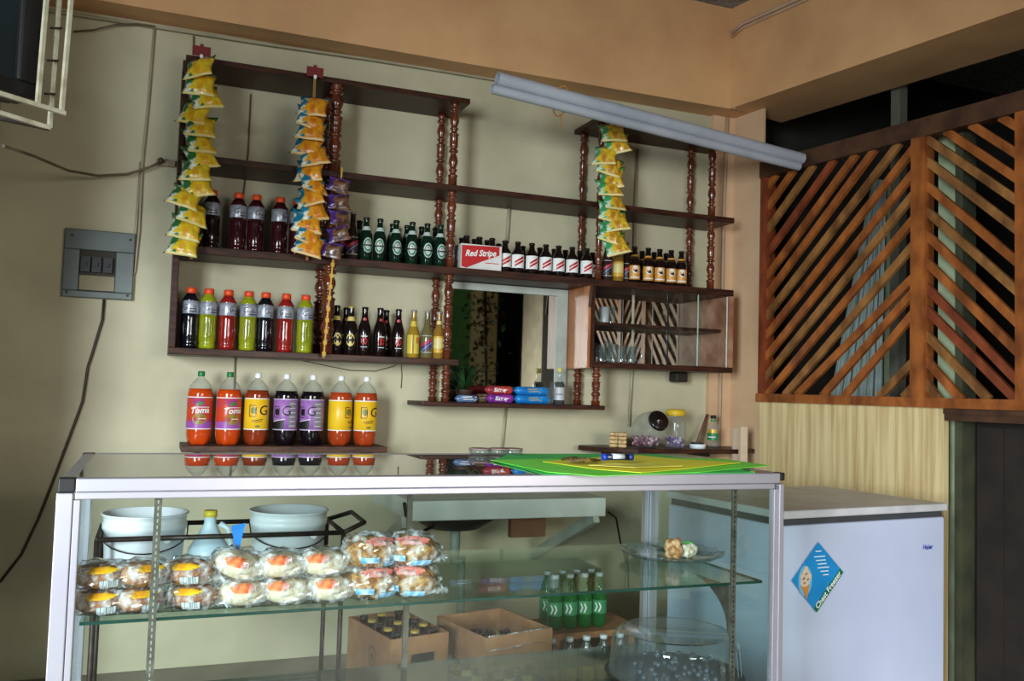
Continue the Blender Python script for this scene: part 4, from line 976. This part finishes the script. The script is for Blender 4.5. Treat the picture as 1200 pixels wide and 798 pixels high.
def bun(kind, seed):
    rx, ry, rz = {'crust': (.058, .053, .027), 'pale': (.058, .053, .030), 'coco': (.066, .056, .039)}[kind]
    base = {'crust': crust, 'pale': pale, 'coco': coco}[kind]
    t = thing('bagged_bun', '', 'bread', (0, 0, 0), 0, 'bagged buns on the glass shelf')
    wavy_ellipsoid(rx*.93, ry*.93, rz*.93, 0, amp=.003 if kind != 'coco' else .008, sc=40 if kind == 'coco' else 25, seed=seed).xf(Matrix.Translation((0, 0, .003))).build('bun', base, t)
    wv = wavy_ellipsoid(rx*1.10, ry*1.08, rz*1.08, 0, 34, 20, amp=.017, sc=55, seed=seed+5)
    # gathered ends of the bag
    for sgn in (-1, 1):
        n = 12; cx = sgn*rx*.96; V = []
        for j, (dx, rr) in enumerate(((0, .024), (.008, .012), (.012, .006), (.019, .013), (.023, .017))):
            for k in range(n):
                a = 2*PI*k/n; w_ = 1+.35*math.sin(3*a+seed+j*.4)*(j > 1)
                V.append((cx+sgn*dx+.003*math.sin(5*a), rr*math.cos(a)*w_, rz*.6+rr*.55*math.sin(a)*w_-j*.003))
        b0 = len(wv.v); wv.v += V
        for j in range(4):
            for k in range(n): wv.face([b0+j*n+k, b0+j*n+(k+1) % n, b0+(j+1)*n+(k+1) % n, b0+(j+1)*n+k], 0, True)
    wv.sm = [False]*len(wv.sm); wv.build('plastic_bag', wrap, t)
    def lab(m, name, u0, u1, v0, v1, rough_=0):
        mb = MB(); nu = 10; nv = 6
        for j in range(nv+1):
            for i in range(nu+1):
                u = -PI/2+(u0+(u1-u0)*i/nu); v = v0+(v1-v0)*j/nv   # v elevation
                rr_ = 1.12+.03*noise.noise(Vector((u*4, v*4, seed)))
                # trim the corners to an oval
                ii = (i/nu*2-1); jj = (j/nv*2-1)
                st = math.cos(v)**.75; mb.v.append((rx*rr_*st*math.cos(u), ry*rr_*st*math.sin(u), rz*rr_*math.sin(v)+rz*.82))
        for j in range(nv):
            for i in range(nu):
                if rough_ and (((i+.5)/nu*2-1)**2+((j+.5)/nv*2-1)**2) > 1.05: continue
                mb.face([j*(nu+1)+i, j*(nu+1)+i+1, (j+1)*(nu+1)+i+1, (j+1)*(nu+1)+i], 0, True)
        mb.build(name, m, t)
    if kind == 'crust': lab(ylab, 'brand_print', -.7, .6, .45, .95, 1); lab(bcode, 'barcode', -.1, .5, -.55, .0)
    elif kind == 'pale': lab(olab, 'brand_print', -.65, .35, .3, .95, 1)
    else: lab(rlab, 'brand_print', -.6, .9, .55, 1.1, 1); lab(blab, 'brand_print', -.7, -.1, -.35, -.05); lab(blab, 'brand_print', .1, .8, -.6, -.3)
    return t
BP = {k: bun(k, i) for i, k in enumerate(('crust', 'pale', 'coco'))}; used = set()
rows = [(117, 0, 'crust', 0), (160, 0, 'crust', .3), (226, 0, 'crust', -.3), (283, 0, 'pale', .2), (334, 0, 'pale', -.2), (384, 0, 'pale', .1), (432, 0, 'coco', .3), (482, 0, 'coco', -.4),
        (117, 1, 'crust', .1), (166, 1, 'crust', .4), (221, 1, 'crust', -.2), (276, 1, 'pale', 0), (327, 1, 'pale', .15), (378, 1, 'pale', -.1), (432, 1, 'coco', .5), (481, 1, 'coco', -.1)]
for px, lv_, kd, rz in rows:
    o = BP[kd] if kd not in used else copy_tree(BP[kd]); used.add(kd)
    p_ = onY(px, 712 if not lv_ else 680, -2.32)
    zz = ZS+.001+(.053 if lv_ and kd != 'coco' else .070 if lv_ else 0); 
    if lv_ and kd == 'pale': zz = ZS+.058
    sc = 1.0; tx = 0
    if px == 276: zz += .006; tx = .25
    o.location = (p_.x, -2.32, zz); o.rotation_euler = (tx*.5 if lv_ else 0, tx, facecam(p_.x, -2.32)+rz)
    colr = {'crust': 'brown bun in clear bag with yellow print', 'pale': 'pale round bun in clear bag with orange print', 'coco': 'coarse coconut bun in clear bag with blue print'}[kd]
    idx = ords[[r[0] for r in rows if r[1] == lv_].index(px)]
    o['label'] = '%s, %s from left in the %s layer' % (colr, idx, 'upper' if lv_ else 'bottom')
# blue twist tag above the fourth bun
p_ = onY(278, 640, -2.27)
o = MB(); q = [onY(271, 616, -2.27), onY(288, 613, -2.27), onY(284, 628, -2.27), onY(279, 652, -2.27), onY(275, 640, -2.26)]
q2 = [v+Vector((0, .0025, 0)) for v in q]
o.add(q+q2, [(0, 1, 2, 3, 4), (9, 8, 7, 6, 5)]+[(i, (i+1) % 5, 5+(i+1) % 5, 5+i) for i in range(5)])
o.tube([onY(279, 652, -2.268), onY(277, 662, -2.268)], .005, 8)
tag(o.build('bag_tie', mat('blue_plastic', (40, 120, 200), .35)), 'bright blue bag tie sticking up from the upper pale bun', 'tie')

# ---- cake plate with food, cake dome
xp_ = xat(789, 657, -2.08)
t = thing('cake_plate', 'scalloped cut glass plate on the glass shelf at the right', 'plate', (xp_, -2.07, ZS+.001))
mb = MB(); sg = 48
pr = [(0, .07), (.004, .075), (.006, .085), (.012, .13), (.022, .152), (.026, .155), (.024, .150), (.014, .127), (.009, .08), (.008, .01)]
for z, r in pr:
    for k in range(sg):
        a = 2*PI*k/sg; rr = r*(1+(.02*math.cos(16*a) if r > .12 else 0)); mb.v.append((rr*math.cos(a), rr*math.sin(a), z+(.003*math.cos(16*a) if r > .14 else 0)))
for i in range(len(pr)-1):
    for k in range(sg): mb.face([i*sg+k, i*sg+(k+1) % sg, (i+1)*sg+(k+1) % sg, (i+1)*sg+k], 0, k % 2 == 0)
mb.face(list(range(sg-1, -1, -1))); mb.face([(len(pr)-1)*sg+k for k in range(sg)])
mb.build('plate', cutg, t)
o = wavy_ellipsoid(.026, .024, .021, 0, amp=.012, sc=60, seed=3).build('coconut_cake', mat('coconut_cake_m', (214, 206, 190), .8, col2=(170, 150, 120), nscale=90, bump=.6), loc=(xp_+.035, -2.1, ZS+.011)); tag(o, 'white coconut sweet on the cut glass plate', 'sweet')
o = wavy_ellipsoid(.022, .022, .03, 0, amp=.014, sc=70, seed=9).build('nut_drop', mat('nut_brown', (150, 84, 44), .5, col2=(220, 180, 130), nscale=60, bump=.8), loc=(xp_-.014, -2.1, ZS+.011)); tag(o, 'brown nut cluster sweet on the cut glass plate', 'sweet')
lf = MB()
for k in range(5):
    a = k*1.25; lf.add([(0, 0, 0), (.008*math.cos(a-.5), .008*math.sin(a-.5), .006), (.018*math.cos(a), .018*math.sin(a), .005), (.008*math.cos(a+.5), .008*math.sin(a+.5), .006)], [(0, 1, 2, 3)])
o = lf.build('parsley_leaf', mat('bright_leaf', (90, 190, 60), .5), loc=(xp_+.033, -2.103, ZS+.0505)); o.modifiers.new('s', 'SOLIDIFY').thickness = .002; tag(o, 'small bright green leaf on top of the white coconut sweet', 'garnish')
xd = 1.462
t = thing('cake_dome', 'clear ribbed plastic cake dome on the counter deck', 'cake dome', (xd, -2.1, ZD+.001))
MB().lathe([(0, .17), (.004, .198), (.014, .205), (.016, .2), (.008, .188), (.007, .01)], seg=40).build('base', mat('dark_tray', (26, 26, 30), .3), t)
mb = MB(); sg = 72; pr = [(.010, .193), (.02, .19), (.105, .182), (.122, .176), (.133, .164), (.136, .155), (.131, .149), (.13, .01)]
for z, r in pr:
    for k in range(sg):
        a = 2*PI*k/sg; rr = r*(1+(.013*(k % 2) if .015 < z < .11 else 0)); mb.v.append((rr*math.cos(a), rr*math.sin(a), z))
for i in range(len(pr)-1):
    for k in range(sg): mb.face([i*sg+k, i*sg+(k+1) % sg, (i+1)*sg+(k+1) % sg, (i+1)*sg+k], 0, i != 1)
mb.face([(len(pr)-1)*sg+k for k in range(sg)]); mb.build('dome', cutg, t)
mb = MB(); 
for k in range(60):
    a = random.uniform(0, 2*PI); q = math.sqrt(random.random())*.15; mb.lathe([(0, .004), (.008, .009), (.014, .006)], (q*math.cos(a), q*math.sin(a), .009+random.uniform(0, .018)), 6)
o = mb.build('dark_pastry_crumbs', mat('dark_blue_wrappers', (34, 38, 48), .3, col2=(84, 90, 104), nscale=60), loc=(xd, -2.1, ZD+.001)); tag(o, 'dark wrapped sweets heaped under the cake dome', 'sweets', kind='stuff'); o.name = 'wrapped_sweets'

# ---- things on the countertop
CTZ = CT+.0005
def sheet(name, pts, z, th, m, label, cat='paper', curl=None):
    n = len(pts); V = [(x, y, z+(curl[i] if curl else 0)) for i, (x, y) in enumerate(pts)]; V2 = [(x, y, zz+th) for x, y, zz in V]
    c0 = sum((Vector(v) for v in V), Vector())/n
    mb = MB(); mb.add([tuple(c0-Vector((0, 0, 0)))]+V+[tuple(c0+Vector((0, 0, th)))]+V2, [(0, 1+(i+1) % n, 1+i) for i in range(n)]+[(n+1, n+2+i, n+2+(i+1) % n) for i in range(n)]+[(1+i, 1+(i+1) % n, n+2+(i+1) % n, n+2+i) for i in range(n)])
    return tag(mb.build(name, m), label, cat)
def cz(x, y, z=CT): v = onZ(x, y, z); return (v.x, v.y)
gp = mat('green_paper', (136, 250, 84), .6, col2=(120, 242, 70)); gp2 = mat('deep_green_paper', (60, 214, 96), .6); yp = mat('yellow_paper', (252, 244, 70), .6, col2=(246, 236, 60))
sheet('green_sheet', [(cz(660, 562)[0], -2.415), cz(578, 540), (1.05, -1.77), (1.585, -1.77), (1.585, -2.1), (1.50, -2.415)], CTZ, .001, gp2, 'deep green paper sheet lying lowest at the front of the countertop')
sheet('green_sheet', [cz(574, 538.5, CT+.004), cz(640, 553, CT+.004), cz(700, 558, CT+.004), cz(820, 553, CT+.004), cz(902, 546, CT+.004), cz(850, 538, CT+.004), cz(760, 535.8, CT+.004)], CTZ+.002, .001, gp, 'bright green poster sheet spread over the right half of the counter', curl=[.0, .001, .001, .0, .002, .001, 0])
sheet('yellow_sheet', [cz(636, 540, CT+.008), cz(700, 549, CT+.008), cz(752, 553, CT+.008), cz(800, 549, CT+.008), cz(868, 543, CT+.008), cz(800, 538, CT+.01), cz(748, 533.5, CT+.01), cz(715, 534.5, CT+.01)], CTZ+.005, .001, yp, 'yellow paper sheet on top of the green poster', curl=[0, 0, 0, 0, .004, .003, .004, .003])
sheet('yellow_sheet', [cz(690, 545, CT+.012), cz(716, 543.5, CT+.014), cz(770, 544, CT+.012), cz(800, 546, CT+.012), cz(745, 548, CT+.012)], CTZ+.011, .001, mat('pale_yellow_paper', (240, 230, 90), .6), 'small folded yellow paper curling under the blue marker', curl=[0, .004, .002, 0, 0])
a = Vector((*cz(706, 538.5, CT+.022), CTZ+.028)); b = Vector((*cz(741, 538.5, CT+.022), CTZ+.028))
t = thing('marker', 'blue marker pen lying on the yellow sheet', 'marker', a)
dv = b-a; MB().tube([dv*.12, dv*.86], .0085, 12).build('barrel', mat('marker_black', (30, 36, 60), .35), t); MB().tube([(0, 0, 0), dv*.12], .0095, 12).build('cap', mat('marker_blue', (30, 60, 170), .35), t); MB().tube([dv*.86, dv], .0095, 12).build('end_plug', mat('marker_navy', (30, 50, 110), .35), t)
MB().tube([dv*.3+Vector((0, -.0012, .0012)), dv*.7+Vector((0, -.0012, .0012))], .0084, 10).build('label', mat('marker_label', (200, 206, 214), .4), t)
cb0 = Vector((*cz(681, 541, CT+.015), CTZ+.012)); mb = MB()
for k in range(7):
    pts = [Vector((.045*math.cos(a)*random.uniform(.6, 1)+random.uniform(-.015, .015), .03*math.sin(a), .004+.008*random.random())) for a in [j*2*PI/12 for j in range(12)]]
    mb.tube(pts, .0025, 6, closed=True)
tag(mb.build('bracelet', mat('olive_beads', (120, 96, 40), .4, col2=(60, 44, 24), nscale=80), loc=cb0), 'tangled brown bracelets lying left of the blue marker', 'bracelet')
# glass dishes at the back edge
for i, px in enumerate((562, 585, 600)):
    v = cz(px, 532+0*i, CT+.012); xx = onY(px, 533, -1.80).x
    o = thing('glass_dish', 'small round glass dish at the back of the countertop, %s of three' % ['left one', 'middle one', 'right one'][i], 'dish', (xx, -1.80, CTZ+.000), 0, 'small glass dishes')
    MB().lathe([(0, .03), (.003, .033), (.016, .034), (.017, .031), (.004, .028)], seg=24).build('dish', cutg, o); MB().lathe([(.0175, .034), (.02, .034), (.021, .03)], seg=24).build('rim', mat('dull_pink_lid', (150, 120, 116), .3), o)
# brown board behind the papers

# ================================================================ CHEST FREEZER
F0 = Vector((2.10, -1.775, 0)); ax = math.radians(2.6)
t = thing('chest_freezer', 'white chest freezer with blue diamond sticker beside the counter', 'freezer', (2.10, -1.775, 0), 0)
fr = Vector((2.992-2.099, -1.68+1.771, 0)); flen = fr.length; ang = math.atan2(fr.y, fr.x)
t.rotation_euler = (0, 0, ang)
bk = Vector((.03, .668, 0)); shx = -math.tan(ang+ax)*0
fwm = mat('freezer_white', (190, 197, 220), .3, col2=(182, 190, 214), nscale=3); FW, FD = flen, .655
MB().box(.004, FW-.004, .012, FD, .03, .845).build('body', fwm, t, bevel=.008)
MB().box(0, FW, 0, FD+.01, .870, .9).build('lid', mat('freezer_lid', (206, 204, 206), .35), t, bevel=.006)
MB().box(.012, FW-.012, .02, FD-.01, .845, .870).build('gasket', mat('dark_gasket', (66, 68, 70), .6), t)
MB().box(FW-.001, FW+.004, .03, .05, .868, .89).build('hinge_cap', whitep, t)
for x in (.05, FW-.07):
    for y in (.05, FD-.05): MB().lathe([(0, .02), (.03, .018)], (x, y, 0), 12).build('foot', blackp, t)
def fpt(px, py):      # pixel to the freezer front plane (local x, z)
    n_ = Vector((math.sin(ang), -math.cos(ang), 0)); d = ray(px, py); P = F0+Vector((-math.sin(ang), math.cos(ang), 0))*.012; q = CP+d*((P-CP).dot(n_)/d.dot(n_)); r = q-F0
    return r.dot(Vector((math.cos(ang), math.sin(ang), 0))), q.z
pt_, pr2, pb_, pl_ = fpt(957, 635), fpt(986, 670), fpt(955, 717), fpt(926, 680)
mb = MB(); y_ = .0035
C4 = [pt_, pr2, pb_, pl_]
mb.add([(x, y_, z) for x, z in C4]+[(x, y_+.0015, z) for x, z in C4], [(0, 1, 2, 3), (7, 6, 5, 4), (0, 1, 5, 4), (1, 2, 6, 5), (2, 3, 7, 6), (3, 0, 4, 7)], 0)
def lerp(a, b, f): return (a[0]+(b[0]-a[0])*f, a[1]+(b[1]-a[1])*f)
g1, g2 = lerp(pr2, pt_, .13), lerp(pb_, pl_, .13)
mb.add([(x, y_-.0004, z) for x, z in (g1, pr2, pb_, g2)], [(0, 1, 2, 3)], 1)
# curved text strip along the lower right edge
e1 = Vector((pr2[0]-pb_[0], 0, pr2[1]-pb_[1])); el = e1.length; e1.normalize(); e2 = Vector((-e1.z, 0, e1.x)); c_ = (Vector((pb_[0], 0, pb_[1]))+Vector((pr2[0], 0, pr2[1])))/2+e2*.013
vs, fs = text2d('Chest Freezer', .029, 0, 'CENTER', .0006); mb.add([tuple(c_+e1*x+e2*y+Vector((0, y_-.001, 0))) for x, y, _ in vs], fs, 2)
# pale oval with the ice cream cone, tilted to the sticker edge
oc = Vector((pl_[0]+.076, 0, pl_[1]-.006))
def oval(cx, cz_, rx, rz_, m, yo, tilt=0, n=20):
    V = [(cx, yo, cz_)]
    for k in range(n):
        a = 2*PI*k/n; x, z = rx*math.cos(a), rz_*math.sin(a); V.append((cx+x*math.cos(tilt)-z*math.sin(tilt), yo, cz_+x*math.sin(tilt)+z*math.cos(tilt)))
    mb.add(V, [(0, 1+k, 1+(k+1) % n) for k in range(n)], m)
oval(oc.x-.012, oc.z+.002, .034, .054, 6, y_-.0006, 0)
mb.add([(oc.x-.035, y_-.0012, oc.z-.012), (oc.x+.01, y_-.0012, oc.z-.012), (oc.x-.004, y_-.0012, oc.z-.066)], [(0, 1, 2)], 4)
for (dx, dz, r_) in ((-.013, .0, .024), (-.022, .018, .016), (.002, .016, .017), (-.01, .032, .016), (-.008, .045, .009)): oval(oc.x+dx, oc.z+dz, r_, r_*.85, 3, y_-.0014-dz*.01, .2, 14)
for (dx, dz, r_) in ((-.02, .01, .007), (.0, .006, .006), (-.008, .026, .006), (-.016, -.006, .006)): oval(oc.x+dx, oc.z+dz, r_, r_*.6, 5, y_-.0022, .6, 8)
tx = Vector((pt_[0]+.012, 0, pt_[1]-.04))
for k in range(7):
    l_ = (.03, .055, .05, .045, .06, .04, .028)[k]; cx_ = tx.x-.012+.008*k*.8; cz_ = tx.z-.0135*k+(.006 if k == 0 else 0)
    mb.add([(cx_-l_/2, y_-.0006, cz_), (cx_+l_/2, y_-.0006, cz_), (cx_+l_/2, y_-.0006, cz_+.0035), (cx_-l_/2, y_-.0006, cz_+.0035)], [(0, 1, 2, 3)], 2)
mb.build('sticker', [mat('sticker_blue', (36, 140, 206), .35), mat('sticker_green', (18, 110, 70), .35), paperw, mat('icecream', (226, 200, 176), .5), mat('cone', (214, 140, 60), .5), mat('choc', (150, 96, 70), .5), mat('sticker_pale', (120, 186, 226), .4)], t)
hx, hz = fpt(1087, 641); vs, fs = text2d('Haier', .026, .05, 'CENTER', .0008); MB().add([(hx+x, .0105, hz+y) for x, y, _ in vs], fs).build('logo', mat('logo_blue', (60, 60, 170), .4), t)

# ================================================================ BEHIND THE COUNTER
# wire rack with buckets
t = thing('wire_rack', 'dark rusty rod stand behind the counter holding the white buckets', 'rack', (0, -1.3, 0))
RX0, RX1, RY0, RY1, RZ = -.13, .604, -1.45, -1.15, .82
mb = MB(); rr = .008
def loc(x, y, z): return (x, y+1.3, z)
for y in (RY0, RY1): mb.tube([loc(RX0, y, RZ), loc(RX1, y, RZ)], rr)
for x in (RX0, RX1): mb.tube([loc(x, RY0, RZ), loc(x, RY1, RZ)], rr)
mb.build('top_frame', rodm, t)
for x in (RX0, RX1):
    for y in (RY0, RY1): MB().tube([loc(x, y, 0), loc(x, y, RZ)], rr).build('leg', rodm, t)
h0, h1 = loc(RX1, RY1, RZ), loc(RX1, RY0, RZ)
a_, b_ = onY(412, 600, -1.25)+Vector((0, 1.3, 0)), onY(427, 612, -1.4)+Vector((0, 1.3, 0))
MB().tube([h0, a_, b_, h1], rr).build('handle', rodm, t)
mb = MB()
for k in range(9): y = RY0+(RY1-RY0)*k/8; mb.tube([loc(RX0, y, .60), loc(RX1, y, .60)], .004, 6)
for x in (RX0, RX1): mb.tube([loc(x, RY0, .60), loc(x, RY1, .60)], .006, 6)
mb.build('wire_deck', rodm, t)
def bucket(x, y, z, label, rt_=.128, h=.275):
    t = thing('bucket', label, 'bucket', (x, y, z), 0, 'white buckets')
    MB().lathe([(0, rt_*.82), (.004, rt_*.84), (h-.05, rt_*.95), (h-.048, rt_*.985), (h-.03, rt_*.985), (h-.028, rt_*.955), (h-.008, rt_*.975), (h-.004, rt_*1.02), (h, rt_*1.02), (h, rt_*.955), (h-.05, rt_*.93), (.012, rt_*.82)], seg=40).build('body', whitep, t)
    pts = [Vector((rt_*1.0*math.cos(a), -rt_*.99*math.sin(a)-.006, h-.06-.05*math.sin(a))) for a in [k*PI/16 for k in range(17)]]
    pts[0].z += .015; pts[-1].z += .015
    MB().tube(pts, .0022, 6).build('wire_handle', rodm, t)
    for s in (-1, 1): MB().lathe([(0, .014), (.012, .012)], seg=12).xf(Matrix.Translation((s*rt_*.5, -rt_*.84, h-.07)) @ Matrix.Rotation(PI/2, 4, 'X')).build('handle_ear', whitep, t) if s == 1 else None
    return t
bucket(onY(171, 600, -1.3).x, -1.3, .605, 'white plastic bucket behind the counter at the far left')
bucket(onY(339, 600, -1.3).x, -1.3, .605, 'white plastic bucket between the gallon jug and the rack handle')
xj = onY(245, 640, -1.3).x
t = thing('gallon_jug', 'translucent white gallon jug with yellow cap between the two buckets', 'jug', (xj, -1.3, .605))
mb = MB().lathe(resample([(0, .062), (.006, .068), (.13, .069), (.155, .064), (.20, .036), (.235, .019), (.262, .018)], .02), seg=28)
mb.build('body', mat('milky_plastic', (200, 216, 226), .35, col2=(186, 204, 216)), t)
MB().lathe([(.256, .0215), (.276, .021)], seg=16).build('cap', mat('jug_yellow_cap', (226, 200, 60), .4), t)
MB().tube([(.03, -.02, .235), (.055, -.03, .22), (.066, -.03, .17), (.062, -.02, .13)], .009, 8).build('handle', MATS['milky_plastic'], t)
# sink bench
t = thing('sink_bench', 'white topped bench with sink underneath against the back wall', 'bench', (1.0, -.7, 0))
A = onY(480, 587, -.7); B = onY(710, 600, -.7)
MB().box(.035, B.x-1.0, 0, .69, .735, .82).build('slab', mat('white_slab', (202, 208, 200), .5, col2=(180, 186, 176), nscale=6), t, bevel=.004)
MB().lathe([(0, .05), (.01, .12), (.06, .20), (.085, .21)], (.33, .3, .648), 28).build('basin', mat('dark_basin', (50, 44, 36), .5), t)
for xx in (.02, B.x-1.0-.04): MB().bar((xx, .02, .73), (xx-.02, .68, .44), .05, .03, upv=(1, 0, 0)).build('brace', mat('white_old_paint', (176, 180, 166), .6), t)
MB().box(.62, .80, .3, .34, .60, .735).build('wood_block', mat('brown_block', (110, 74, 46), .6), t)
px1 = onY(533, 640, -.5); 
mb = MB().tube([(.34, .3, .65), (.34, .3, .50)], .024, 14); mb.build('drain_pipe', mat('grey_pvc', (150, 160, 150), .45), t)
mb = MB().tube([(.375, .3, .52), (.378, .3, .30), (.378, .3, 0)], .019, 14); mb.tube([(.355, .3, .515), (.355, .3, .495)], .034, 14); mb.build('lower_pipe', MATS['grey_pvc'], t)
cable('hose', [(474, 590, -.72), (478, 618, -.62), (487, 627, -.58), (505, 618, -.5), (520, 610, -.4)], .008, mat('black_hose', (34, 30, 26), .5), 'black hose looping under the white sink bench', -.5, 'hose')
cable('cable', [(713, 600, -.6), (722, 607, -.55), (727, 635, -.5), (735, 660, -.5)], .005, mat('black_hose', (34, 30, 26), .5), 'black cord hanging right of the white sink bench', -.5)
# brown carton with stout bottles
A = onY(412, 690, -1.25); 
t = thing('cardboard_box', 'open brown carton of stout bottles on the floor behind the counter', 'box', (.786, -1.41, 0), math.radians(12))
mb = MB(); w_, d_, h_ = .225, .35, .45
mb.box(0, w_, 0, .006, 0, h_).box(0, w_, d_-.006, d_, 0, h_).box(0, .006, .006, d_-.006, 0, h_).box(w_-.006, w_, .006, d_-.006, 0, h_).box(.006, w_-.006, .006, d_-.006, .22, .226)
mb.build('box', card, t)
mb = MB().box(.08, .17, -.001, 0.0005, .36, .39); mb.build('hand_hole', blackp, t)
mb = MB(); vs, fs = text2d('m', .05, 0, 'CENTER', .001)
V = []; n = 20
for k in range(n):
    a = 2*PI*k/n
    for q in (.036, .032): V.append((-.0008, .14+q*.8*math.cos(a), .36+q*math.sin(a)))
mb.add(V, [(2*k, 2*((k+1) % n), 2*((k+1) % n)+1, 2*k+1) for k in range(n)]); mb.add([(-.001, .14-x*.7, .36+y) for x, y, _ in vs], fs)
mb.build('printed_mark', blk, t)
Mr = Matrix.Translation((.786, -1.41, 0)) @ Matrix.Rotation(math.radians(12), 4, 'Z')
k = 0
for j in range(5):
    for i in range(3):
        v = Mr @ Vector((.043+i*.070, .042+j*.066, .228)); o = bottle('beer|stout|goldcap' if (i+j) % 2 else 'beer|stout', v.x, v.y, .228, 'stout bottle in the open brown carton, %s row, %s' % (['front', 'second', 'third', 'fourth', 'back'][j], ['left', 'middle', 'right'][i]), 'stout bottles in the open carton')
# second shallow carton, blue crate, green bottles
t = thing('cardboard_tray', 'shallow brown carton wrapped in plastic beside the drain pipe', 'box', (1.10, -1.48, .336), math.radians(12))
mb = MB(); w_, d_, h_ = .285, .34, .115; mb.box(0, w_, 0, .005, 0, h_).box(0, w_, d_-.005, d_, 0, h_).box(0, .005, .005, d_-.005, 0, h_).box(w_-.005, w_, .005, d_-.005, 0, h_).box(.005, w_-.005, .005, d_-.005, 0, .005); mb.build('box', card, t)
mb = MB(); 
for k in range(3): mb.tube([(.01+.0*k, -.004, .02+.05*k), (.2, -.006, .03+.045*k), (w_-.01, -.004, .02+.05*k)], .002, 5)
mb.build('plastic_film', wrap, t)
Mr = Matrix.Translation((1.10, -1.48, .336)) @ Matrix.Rotation(math.radians(12), 4, 'Z')
for k in range(3):
    v = Mr @ Vector((.045, .07+k*.1, .037)); o = bottle('beer|stout', v.x, v.y, v.z, 'dark bottle lying flat in the shallow carton, %s one' % ['front', 'middle', 'back'][k], 'bottles lying in the shallow carton')
    o.rotation_euler = (0, PI/2, math.radians(12))
t = thing('bottle_crate', 'blue plastic bottle crate under the shallow carton', 'crate', (1.10, -1.475, 0), math.radians(12))
bm2 = mat('crate_blue', (34, 50, 110), .45); mb = MB(); w_, d_, h_ = .275, .33, .265
for z0, z1 in ((0, .05), (.09, .12), (.16, .19), (.225, .265)):
    mb.box(0, w_, 0, .01, z0, z1).box(0, w_, d_-.01, d_, z0, z1).box(0, .01, .01, d_-.01, z0, z1).box(w_-.01, w_, .01, d_-.01, z0, z1)
for x in (0, w_/2, w_-.015):
    for y in (-.001, d_-.011): mb.box(x, x+.015, y, y+.012, 0, h_)
mb.box(0.01, w_-.01, .01, d_-.01, 0, .10)
mb.build('crate', bm2, t)
txs, tfs = text2d('S', .09, 0, 'CENTER', .002); MB().add([(.07+x, -.0015, .20+y) for x, y, _ in txs], tfs).build('printed_letter', paperw, t)
Mr = Matrix.Translation((1.10, -1.475, 0)) @ Matrix.Rotation(math.radians(12), 4, 'Z')
for j in range(4):
    for i in range(3):
        v = Mr @ Vector((.055+i*.083, .05+j*.077, .101)); bottle('beer|stout', v.x, v.y, .101, 'dark bottle in the blue crate, %s row, %s' % (['front', 'second', 'third', 'back'][j], ['left', 'middle', 'right'][i]), 'dark bottles in the blue crate')
def b_green(o, kind):
    gr = glass('green_pet', (70, 190, 110), 1.4, .05, 1.6, milk=.25, milkcol=(30, 150, 70)) if kind.endswith('g') else glass('clear_pet', (180, 200, 190), 1.4, .05, 1.6, milk=.1)
    MB().lathe(resample([(0, .02), (.008, .029), (.02, .032), (.13, .032), (.17, .027), (.20, .014), (.212, .0125)], .03), seg=22).build('body', gr, o)
    MB().lathe([(.21, .0155), (.226, .015)], seg=14).build('cap', whitep, o)
    lb = MB(); band_cyl(lb, .0325, .06, .115, -1.5, 1.5, 0, 14); 
    for s in (-1, 1): patch_cyl(lb, [(-.012+s*.008, .068), (-.005+s*.008, .068), (.003+s*.008, .088), (-.005+s*.008, .106), (-.011+s*.008, .106), (-.003+s*.008, .088)], .0333, 1)
    lb.build('label', [mat('label_soda_green', (60, 140, 90), .4) if kind.endswith('g') else mat('label_orange_olive', (190, 120, 40), .4, col2=(90, 110, 60), nscale=30), paperw if kind.endswith('g') else mat('label_olive', (90, 110, 50), .4)], o)
BUILD['green'] = b_green; BNAME['green'] = 'soda_bottle'
t = thing('bottle_pallet', 'low wooden bench behind the counter carrying the green soda bottles', 'bench', (1.56, -1.02, 0))
MB().box(0, .42, 0, .26, .285, .31).build('top', card, t)
for x in (.02, .37):
    for y in (.02, .21): MB().box(x, x+.03, y, y+.03, 0, .285).build('leg', card, t)
t.name = 'low_bench'
k = 0
for j in range(2):
    for i in range(4):
        bottle('green|g', 1.605+i*.069, -.95+.08*j, .311, 'green soda bottle with white cap, %s row, %s from left' % (['front', 'back'][j], ords[i]), 'green soda bottles behind the counter')
MB_ = MB().box(0, .42, 0, .10, 0, .11).build('cardboard_box', card, None, (1.46, -1.21, 0)); tag(MB_, 'low closed carton carrying the orange label bottles', 'box')
for i in range(5):
    bottle('green|o', 1.50+i*.075, -1.16, .111, 'orange label soda bottle before and below the green ones, %s from left' % ords[i], 'orange label soda bottles')
# hanging plants and things on the far right wall, seen in the bar mirror
hp = thing('climbing_plant', 'dark leafy climbing plant by the side doorway, seen in the bar mirror', 'plant', Wp(5.7, 0, .25))
hb = MB(); 
for k in range(420):
    c_ = Vector((0, 0, 0))+wd*random.gauss(0, .38)+wn*random.uniform(-.1, .2)+Vector((0, 0, random.uniform(.4, 2.5))); L_ = random.uniform(.05, .13); dr = Vector((random.uniform(-1, 1), random.uniform(-1, 1), random.uniform(-1, .3))).normalized(); sd = dr.cross(Vector((.3, .2, 1))).normalized()*L_*.28
    hb.add([c_, c_+dr*L_*.5+sd, c_+dr*L_, c_+dr*L_*.5-sd], [(0, 1, 2, 3)], k % 2)
hb.build('leaves', [leaf, mat('leaf_brown', (70, 50, 34), .6)], hp); MB().tube([(0, 0, 0), (.02, .02, 1.2), (-.03, 0, 2.5)], .02, 8).build('stem', MATS['leaf_brown'], hp)
